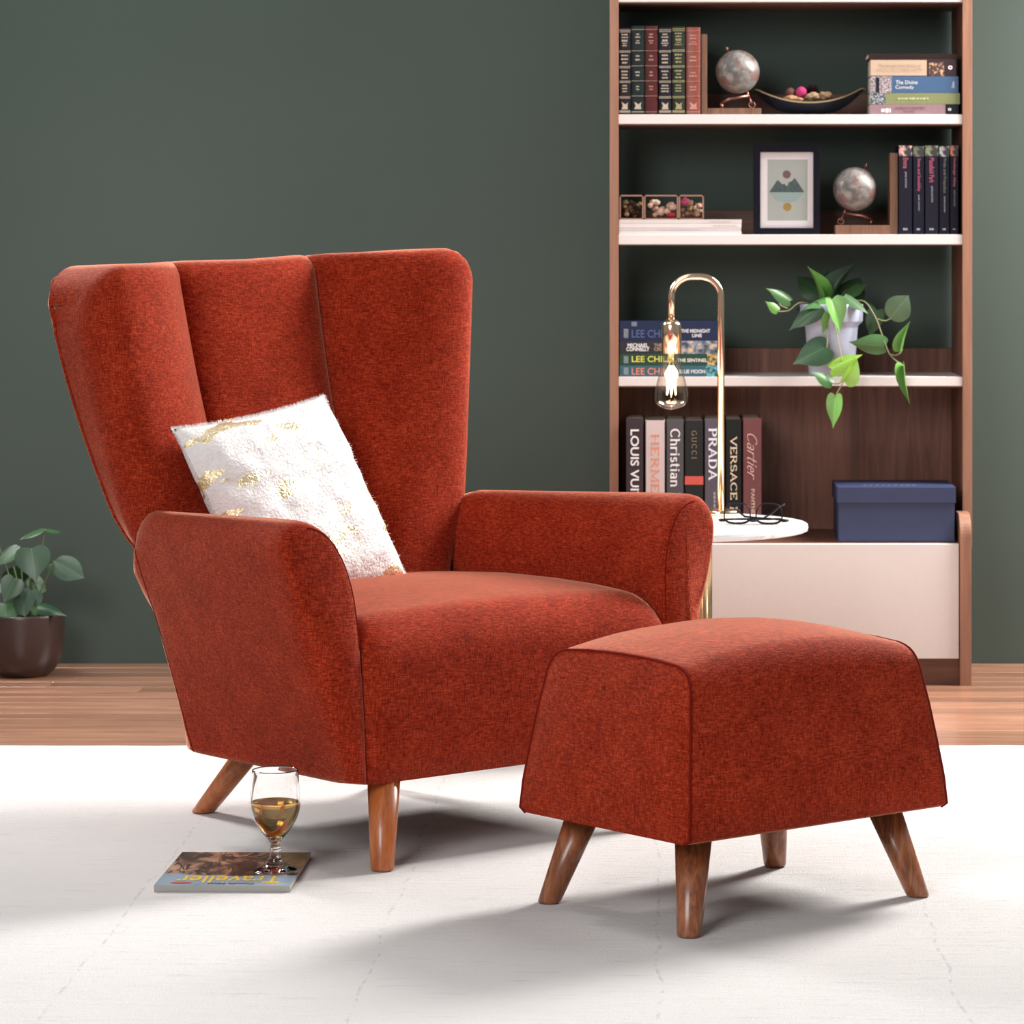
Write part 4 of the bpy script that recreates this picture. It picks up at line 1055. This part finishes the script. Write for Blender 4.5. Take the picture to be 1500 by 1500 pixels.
# ------------------------------------------------------------------ globe bookends
def globe_mat():
    m = NT('antique_globe'); n = m.noise(m.coords((1, 1, 1)), 36, 5, .6, .8); p = m.noise(m.coords((1, 1, 1), loc=(3, 1, 2)), 22, 4, .6)
    c = m.ramp(n, [(.40, (.13, .122, .115)), (.5, (.21, .20, .188)), (.62, (.29, .28, .26))])
    c = m.mix(m.ramp(p, [(.52, (0, 0, 0)), (.60, (.75, .75, .75))]), c, (.17, .075, .07))
    m.color(c); m.set(Roughness=.3); return m.m
GLOBE = globe_mat()
def bookend(label, sgn, board, ytop, ybot, base, gc, gr, zb, Zf):
    k = Zf/F; D = .085
    r = thing('globe_bookend', label, 'bookend', (px((board[0]+board[1])/2, Zf), Zf, zb), 0, 'globe bookends on the bookcase')
    X = lambda p: px(p, Zf)-r.location.x; Zl = lambda p: pz(p, Zf)-zb
    box('upright', X(board[0])+.0003, X(board[1])-.0003, 0, D, 0, Zl(ytop), BOOKEND, r, .0015)
    b0, b1 = base
    box('base', X(b0), X(b1), 0, D, 0, (ybot-(158 if ybot < 200 else 330))*k, BOOKEND, r, .0015)
    zt = (ybot-(158 if ybot < 200 else 330))*k
    C = Vector((X(gc[0]), D/2, Zl(gc[1]))); R = gr*k
    bm = bmesh.new(); bmesh.ops.create_uvsphere(bm, u_segments=36, v_segments=24, radius=R); g = bm_obj('globe', bm, GLOBE, r, True); g.location = C
    ax = Vector((-sgn*.42, 0, .9)).normalized()
    tube('finial', [C+ax*(R*.98), C+ax*(R*1.13), C+ax*(R*1.17), C+ax*(R*1.27)], [.0022, .0026, .0042, .0020], COPPER, r, 10)
    q = C-ax*R
    tube('pivot', [C-ax*(R*.97), C-ax*(R*1.22)], [.0022, .0034], COPPER, r, 8)
    # small cannon-like stand: sloped arm, wheel and foot
    e = C-ax*(R*1.2); f = Vector((C.x-sgn*R*.55*-1*-1, D/2, zt+.012))
    tube('arm', [e, Vector((lerp(e.x, C.x-sgn*R*.9, .6), D/2, lerp(e.z, zt+.016, .45))), Vector((C.x-sgn*R*.75, D/2, zt+.014))], [.0035, .0045, .0055], COPPER, r, 10)
    tube('foot', [Vector((C.x-sgn*R*.75, D/2, zt+.014)), Vector((C.x-sgn*R*.70, D/2, zt+.0005))], [.005, .0035], COPPER, r, 10)
    wc = Vector((e.x+sgn*.008, D/2-.006, zt+.0095))
    tube('wheel', [wc+Vector((.0075*math.cos(2*math.pi*t/20), 0, .0075*math.sin(2*math.pi*t/20))) for t in range(20)], .0017, COPPER, r, 6, True)
    tube('strut', [e, wc], .002, COPPER, r, 6)
bookend('wooden bookend with antique globe beside the leather classics', 1, (1027, 1036), 50, 167.5, (1036, 1115), (1081, 104), 32.3, S_[1][0], ZU+.02)
bookend('wooden bookend with antique globe beside the black novels', -1, (1303.5, 1315.5), 224, 343.5, (1223.5, 1303.5), (1254, 276.5), 32.5, S_[2][0], ZU+.02)

# ------------------------------------------------------------------ boat shaped bowl and its contents
def bowl():
    Zc = ZU+.11; k = Zc/F; zb = S_[1][0]
    cxp = 1184; r = thing('boat_bowl', 'boat shaped black bowl with gilt rim on the top shelf', 'bowl', (px(cxp, Zc), Zc, zb))
    Lh = 83*k; Wd = .075; nU, nV = 40, 16
    def rim(t):          # t -1..1
        return .031+.041*abs(t)**2.1+(.004 if t > 0 else 0)*abs(t)**4-(.010*max(0, abs(t)-.93)/.07)
    def P_(t, s, inner):
        half = Wd*(1-abs(t)**2.4)**.62*(1 if not inner else .95)+.002
        zr = rim(t); bot = (.0 if not inner else .004)+.070*abs(t)**2.6
        bot = min(bot, zr-.003)
        z = lerp(bot, zr, abs(s)**2.2)
        return (t*Lh, s*half, z)
    def surf(inner):
        vs_, fs = [], []
        for i in range(nU+1):
            for j in range(nV+1): vs_.append(P_(2*i/nU-1, 2*j/nV-1, inner))
        for i in range(nU):
            for j in range(nV):
                a = i*(nV+1)+j; fs.append((a, a+1, a+nV+2, a+nV+1))
        return vs_, fs
    blk = plain('bowl_black', (.014, .016, .024), .35); gl = plain('bowl_gilt', (.42, .30, .17), .4, .5)
    v1, f1 = surf(False); mesh_obj('outer_shell', v1, f1, blk, r, True)
    v2, f2 = surf(True); v2 = [(x, y, z+.0015) for x, y, z in v2]; mesh_obj('inner_shell', v2, f2, plain('bowl_inner', (.10, .06, .04), .5, .3), r, True)
    path = [Vector(P_(2*i/nU-1, -1, False)) for i in range(nU+1)]+[Vector(P_(2*i/nU-1, 1, False)) for i in range(nU, -1, -1)]
    tube('gilt_rim', path, .0022, gl, r, 6)
    lathe('foot', [(0, 0), (.028, 0), (.03, .002), (.02, .006), (0, .006)], blk, r, 24)
    # contents (separate things)
    T = lambda p, yy, dy: Vector((px(p, Zc), Zc+dy, pz(yy, Zc)))
    def ball(name, label, p, yy, rad, col, amp=.12, dy=-.02, cat='potpourri', sq=(1, 1, 1)):
        o = blob(name, T(p, yy, dy), rad*k, plain(name+'_m%d' % p, col, .85), None, sq, amp, p, 3); tag(o, label, cat, 'potpourri in the boat bowl'); return o
    ball('felt_ball', 'dusky brown ball at the left in the boat bowl', 1157, 136, 7, (.16, .06, .05), .1)
    ball('felt_ball', 'bright pink ball in the boat bowl', 1173, 135.5, 8, (.62, .05, .20), .1, -.025)
    ball('seed_pod', 'cream seed pod below the brown ball in the bowl', 1158, 145, 8, (.50, .30, .15), .5, -.035, sq=(1.2, 1, .6))
    ball('seed_pod', 'small tan seed pod right below the pink ball', 1170, 147, 5.5, (.52, .32, .17), .5, -.045, sq=(1, 1, .6))
    ball('wood_slice', 'ringed cream wood curl in the middle of the bowl', 1190, 142, 8.5, (.55, .38, .22), .6, -.035, sq=(1.1, 1, .65))
    ball('wood_slice', 'ringed tan wood curl at the right in the bowl', 1208, 141, 9, (.45, .29, .17), .6, -.03, sq=(1.1, 1, .65))
    pc = thing('pine_cone', 'dark purple pine cone at the back of the boat bowl', 'pine cone', T(1190, 137, .012), 0, 'potpourri in the boat bowl')
    dk = plain('cone_dark', (.045, .018, .026), .8); random.seed(4)
    blob('core', (0, 0, .004), .012, dk, pc)
    vs_ = [(-.5, 0, 0), (.5, 0, 0), (.35, .9, .15), (0, 1.15, .25), (-.35, .9, .15), (0, .5, -.2)]; fs = [(0, 1, 5), (1, 2, 5), (2, 3, 5), (3, 4, 5), (4, 0, 5)]
    me = bpy.data.meshes.new('scale'); me.from_pydata(vs_, [], fs); me.update(); me.materials.append(dk)
    for t in range(46):
        ph = t*2.399; zz = 1-2*(t+.5)/46; rr = math.sqrt(1-zz*zz); d = Vector((rr*math.cos(ph), rr*math.sin(ph), zz))
        o = bpy.data.objects.new('scale', me); COL.objects.link(o); o.parent = pc; o.scale = (.011,)*3
        o.rotation_euler = d.to_track_quat('Y', 'Z').to_euler(); o.location = d*.009+Vector((0, 0, .004))
bowl()

# ------------------------------------------------------------------ navy box
def navy_box():
    Zf = 8.335; r = thing('storage_box', 'navy blue lidded cardboard box on the cabinet', 'box', (px(1313.5, Zf), Zf, CT))
    X = lambda p: px(p, Zf)-r.location.x; Zl = lambda p: pz(p, Zf)-CT
    m = NT('navy_card'); m.color(m.mix(m.noise(m.coords(), 12, 4), (.022, .034, .090), (.030, .044, .11))); m.set(Roughness=.5)
    D = .24
    box('box_body', X(1228.5), X(1398.5), .004, D-.004, .0005, Zl(735), m.m, r, .001)
    hl = Zl(713)
    lid = box('lid', X(1226), X(1400), 0, D, Zl(737.5), hl, m.m, r, .0022)
    rg = random.Random(4); vs_, fs = [], []
    for q in range(9):
        a = X(1267)+q*9*Zf/F; b = a+rg.uniform(3, 5)*Zf/F; i = len(vs_)
        vs_ += [(a, .040, hl+.0004), (b, .040, hl+.0004), (b, .058, hl+.0004), (a, .058, hl+.0004)]; fs.append((i, i+1, i+2, i+3))
    mesh_obj('foil_stamp', vs_, fs, plain('silver_foil', (.30, .31, .40), .4, .3), lid)
navy_box()

# ------------------------------------------------------------------ plants
def leaf_mat(name, c0, c1, rough=.38):
    m = NT(name); n = m.noise(m.coords((3, 3, 3)), 1, 3)
    tc = m.add('ShaderNodeTexCoord'); sp = m.add('ShaderNodeSeparateXYZ'); m.lk(tc.outputs['Object'], sp.inputs[0])
    rib = m.math('LESS_THAN', m.math('ABSOLUTE', sp.outputs[0]), .018)
    c = m.mix(n, c0, c1); c = m.mix(m.math('MULTIPLY', rib, .35), c, tuple(min(1, x*1.8+.02) for x in c1))
    m.color(c); m.set(Roughness=rough); m.b.inputs['Subsurface Weight'].default_value = 0
    return m.m
def leaf_mesh(name, heart=True, cup=.18, droop=.12, fold=.0):
    prof = [(0, .0), (-.08, .16), (-.10, .30), (-.03, .42), (.10, .49), (.25, .5), (.42, .45), (.58, .34), (.72, .21), (.85, .09), (.95, .025), (1.0, 0)] if heart else \
           [(0, .0), (.03, .20), (.10, .34), (.20, .43), (.33, .49), (.48, .5), (.62, .44), (.75, .33), (.86, .19), (.94, .08), (.98, .02), (1, 0)]
    vs_, fs = [], []
    n = len(prof); cols = [-1, -.66, -.33, 0, .33, .66, 1]
    for i, (y, w) in enumerate(prof):
        ym = max(0, y) if i else 0; ym = i/(n-1)
        for s in cols:
            yy = lerp(ym, y, abs(s)**1.5) if y < ym else lerp(ym, y, min(1, abs(s)*1.5)); x = s*w
            z = -cup*(x*x)*2-droop*yy*yy+fold*abs(x)
            vs_.append((x, yy, z))
    c = len(cols)
    for i in range(n-1):
        for j in range(c-1):
            a = i*c+j; fs.append((a, a+1, a+c+1, a+c))
    me = bpy.data.meshes.new(name); me.from_pydata(vs_, [], fs); me.update(); me.polygons.foreach_set('use_smooth', [True]*len(me.polygons))
    return me
LM = {k: leaf_mesh('leaf', *a) for k, a in {'heart': (True, .18, .12, 0), 'fold': (True, .1, .15, .75), 'oval': (False, .16, .10, .12), 'cupped': (True, -.25, .2, .2)}.items()}
LEAFMESH = {}
def leaf(parent, base, tip, width, normal, shape, mat):
    key = (shape, mat.name)
    if key not in LEAFMESH:
        me = LM[shape].copy(); me.materials.append(mat); LEAFMESH[key] = me
    b, t = Vector(base), Vector(tip); y = (t-b); L = y.length; y = y/L; nn = Vector(normal); nn = (nn-y*nn.dot(y)).normalized(); x = y.cross(nn)
    o = bpy.data.objects.new('leaf', LEAFMESH[key]); COL.objects.link(o); o.parent = parent
    M = Matrix(((x.x*width, y.x*L, nn.x*L, b.x), (x.y*width, y.y*L, nn.y*L, b.y), (x.z*width, y.z*L, nn.z*L, b.z), (0, 0, 0, 1)))
    o.matrix_basis = M; return o
LG = {'deep': leaf_mat('leaf_deep', (.018, .055, .026), (.035, .095, .04)), 'mid': leaf_mat('leaf_mid', (.05, .14, .045), (.09, .21, .07)), 'lime': leaf_mat('leaf_lime', (.20, .40, .035), (.28, .50, .06)),
      'grey': leaf_mat('leaf_grey', (.055, .12, .055), (.10, .18, .085)), 'fresh': leaf_mat('leaf_fresh', (.10, .26, .05), (.17, .36, .09))}
LG['fgrey'] = leaf_mat('leaf_fgrey', (.026, .062, .036), (.048, .095, .056)); LG['fmid'] = leaf_mat('leaf_fmid', (.028, .085, .032), (.048, .125, .045))
VINE = plain('vine_stem', (.28, .27, .13), .6)

def trailing_plant():
    Zc = ZU+.03; k = Zc/F; zb = S_[3][0]
    root = thing('potted_plant', 'trailing heart leaf plant in a pale lilac pot on the shelf', 'potted plant', (px(1219, Zc), Zc+.03, zb))
    o0 = root.location.copy()
    pot = plain('lilac_pot', (.40, .43, .54), .45)
    R = lambda p: p*k*1.0
    prof = [(0, .0005), (R(32), .0005), (R(33.5), .003), (R(38.5), pz(482, Zc)-zb), (R(39.5), pz(477, Zc)-zb), (R(45), pz(472, Zc)-zb), (R(46), pz(470, Zc)-zb), (R(46.5), pz(447, Zc)-zb), (R(45.5), pz(445.5, Zc)-zb), (R(43), pz(446, Zc)-zb), (R(42), pz(458, Zc)-zb), (0, pz(458, Zc)-zb)]
    lathe('pot', prof, pot, root, 48)
    lathe('soil', [(0, pz(456, Zc)-zb), (R(42), pz(456, Zc)-zb), (R(42), pz(459, Zc)-zb), (0, pz(459, Zc)-zb)], plain('soil', (.03, .02, .014), .95), root, 24)
    def Q(x, y, dz): return Vector((px(x, Zc+.03+dz), Zc+.03+dz, pz(y, Zc+.03+dz)))-o0
    C = Q(1225, 452, 0)
    # base px, tip px, depth offset base, tip, width px, normal, shape, colour
    ls = [((1200, 428, .01), (1166, 400, .05), 44, (.2, -.8, .5), 'heart', 'deep'), ((1200, 435, .0), (1190, 390, -.05), 26, (.75, -.6, .2), 'fold', 'fresh'),
          ((1213, 430, .02), (1215, 391, .06), 44, (0, -.9, .3), 'heart', 'deep'), ((1221, 436, .01), (1251, 379, .02), 34, (-.75, -.6, .3), 'fold', 'deep'),
          ((1240, 425, .03), (1271, 414, .04), 36, (.1, -.5, .85), 'heart', 'mid'), ((1246, 433, .02), (1262, 402, .07), 40, (.1, -.9, .3), 'heart', 'deep'),
          ((1215, 438, -.055), (1176, 450, -.085), 24, (0, -.55, .85), 'heart', 'mid'), ((1218, 440, -.080), (1234, 486, -.100), 32, (.35, -.85, .25), 'cupped', 'fresh'),
          ((1238, 434, -.05), (1273, 456, -.085), 24, (0, -.5, .85), 'heart', 'grey'), ((1198, 450, -.075), (1154, 482, -.085), 30, (-.1, -.8, .5), 'heart', 'deep'),
          ((1213, 460, -.09), (1206, 492, -.095), 14, (.6, -.8, .1), 'heart', 'fresh'), ((1211, 508, -.085), (1161, 532, -.10), 44, (0, -.95, .3), 'heart', 'deep'),
          ((1157, 441, -.03), (1124, 421, -.05), 20, (.1, -.9, .4), 'heart', 'mid'), ((1139, 455, -.04), (1122, 441, -.05), 15, (.2, -.9, .2), 'heart', 'fresh'),
          ((1295, 507, -.06), (1244, 503, -.08), 32, (0, -.95, -.3), 'heart', 'mid'), ((1285, 455, -.01), (1274, 497, .0), 28, (.2, -.9, .2), 'heart', 'deep'),
          ((1304, 467, -.05), (1330, 433, -.07), 40, (-.25, -.95, 0), 'oval', 'grey'), ((1322, 512, -.06), (1329, 470, -.08), 17, (-.7, -.7, .1), 'fold', 'fresh'),
          ((1325, 536, -.07), (1329, 592, -.09), 15, (-.5, -.8, .2), 'fold', 'fresh'), ((1218, 540, -.10), (1261, 517, -.125), 30, (.15, -.75, .6), 'heart', 'lime'),
          ((1236, 557, -.115), (1258, 521, -.12), 28, (.5, -.8, 0), 'fold', 'lime'), ((1218, 561, -.10), (1189, 543, -.105), 21, (.1, -.8, .5), 'heart', 'mid'),
          ((1224, 580, -.115), (1222, 628, -.125), 25, (.25, -.95, 0), 'heart', 'fresh'), ((1270, 443, .0), (1290, 446, .04), 14, (0, -.6, .8), 'heart', 'deep'),
          ((1190, 446, .02), (1162, 452, .05), 20, (0, -.7, .7), 'heart', 'deep')]
    for b, t, w, nm, sh, cl in ls:
        leaf(root, Q(*b), Q(*t), w*k, nm, sh, LG[cl])
    vines = [[(1225, 452, -.01), (1262, 440, -.03), (1281, 462, -.05), (1292, 490, -.06), (1304, 520, -.062), (1325, 537, -.07)], [(1222, 455, -.01), (1222, 470, -.06), (1226, 490, -.085), (1232, 520, -.10), (1237, 548, -.11), (1236, 558, -.115), (1228, 572, -.115), (1224, 581, -.115)],
             [(1215, 455, 0), (1175, 443, -.03), (1155, 455, -.035), (1139, 456, -.04)], [(1154, 452, -.03), (1143, 447, -.035), (1141, 441, -.035)], [(1285, 467, -.05), (1296, 470, -.05), (1304, 467, -.05)],
             [(1304, 519, -.062), (1314, 520, -.06), (1322, 512, -.06)], [(1236, 557, -.115), (1228, 562, -.11), (1218, 561, -.10)], [(1213, 458, -.03), (1212, 480, -.07), (1212, 500, -.085), (1211, 510, -.085)]]
    for v in vines: tube('vine', spline([Q(*p) for p in v], 5), .0016, VINE, root, 6)
    for b in ls[:10]: tube('stalk', spline([C+Vector((random.uniform(-.02, .02), 0, -.006)), lerp(C, Q(*b[0]), .6)+Vector((0, 0, .008)), Q(*b[0])], 4), .0014, VINE, root, 5)
trailing_plant()

def floor_plant():
    Zc = 8.50; k = Zc/F
    root = thing('potted_plant', 'broad leaved green plant in a dark brown pot on the floor', 'potted plant', (px(36, Zc), Zc, FZ))
    o0 = root.location.copy(); zz = lambda y: pz(y, Zc)-FZ
    m = plain('dark_pot', (.040, .022, .020), .35)
    m.node_tree.nodes['Principled BSDF'].inputs['Specular IOR Level'].default_value = .6
    R = lambda p: p*k
    prof = [(0, .0008), (R(34), .0008), (R(44), zz(980)), (R(52), zz(965)), (R(56.5), zz(945)), (R(58.5), zz(920)), (R(58.5), zz(899)), (R(57.5), zz(897.5)), (R(55.5), zz(898.5)), (R(55), zz(910)), (0, zz(910))]
    lathe('pot', [(p.x, p.y) for p in spline([(a, b, 0) for a, b in prof[1:7]], 4)] and [prof[0]]+[(p.x, p.y) for p in spline([(a, b, 0) for a, b in prof[1:7]], 4)]+prof[7:], m, root, 48)
    lathe('soil', [(0, zz(906)), (R(55), zz(906)), (R(55), zz(909)), (0, zz(909))], plain('soil', (.03, .02, .014), .95), root, 24)
    def Q(x, y, dz): return Vector((px(x, Zc+dz), Zc+dz, pz(y, Zc+dz)))-o0
    ls = [((46, 804, -.07), (52, 852, -.10), 54, (.1, -.95, .35), 'heart', 'fgrey'), ((80, 822, -.05), (122, 845, -.08), 40, (-.1, -.85, .5), 'oval', 'fgrey'), ((66, 775, -.02), (28, 788, -.05), 17, (0, -.4, .9), 'oval', 'fmid'),
          ((66, 777, -.02), (90, 778, .0), 12, (0, -.5, .85), 'oval', 'fmid'), ((28, 800, .0), (-4, 826, -.03), 26, (-.3, -.8, .4), 'oval', 'fmid'), ((22, 848, -.05), (6, 882, -.09), 36, (.3, -.9, .3), 'heart', 'fgrey'),
          ((30, 862, -.03), (36, 902, -.07), 40, (-.1, -.9, .3), 'oval', 'fgrey'), ((52, 886, -.04), (98, 898, -.08), 26, (0, -.6, .8), 'heart', 'deep'), ((8, 885, -.05), (8, 920, -.09), 40, (.1, -.9, .4), 'heart', 'fmid'),
          ((40, 850, .0), (70, 865, .03), 34, (0, -.8, .5), 'oval', 'fmid'), ((20, 830, .03), (30, 858, .05), 46, (0, -.9, .3), 'oval', 'deep'), ((78, 826, .0), (90, 845, -.02), 24, (.3, -.8, .3), 'heart', 'fmid'),
          ((-8, 850, 0), (-30, 880, -.04), 44, (-.2, -.8, .5), 'oval', 'fgrey'), ((-2, 800, .02), (-36, 815, .0), 40, (-.1, -.6, .8), 'oval', 'fmid'), ((44, 865, -.02), (54, 890, -.05), 30, (.2, -.9, .2), 'oval', 'fgrey'),
          ((-20, 878, .02), (-40, 905, -.02), 40, (-.2, -.8, .5), 'oval', 'fmid'), ((55, 890, -.05), (54, 905, -.06), 22, (.5, -.8, .3), 'heart', 'fmid')]
    for b, t, w, nm, sh, cl in ls:
        leaf(root, Q(*b), Q(*t), w*k*.95, nm, sh, LG[cl])
        s = Q(36+(b[0]-36)*.18, 908, 0)
        tube('stalk', spline([s, lerp(s, Q(*b), .5)+Vector((0, .01, .01)), Q(*b)], 5), .0020, plain('leaf_stalk', (.16, .22, .10), .6), root, 5)
floor_plant()
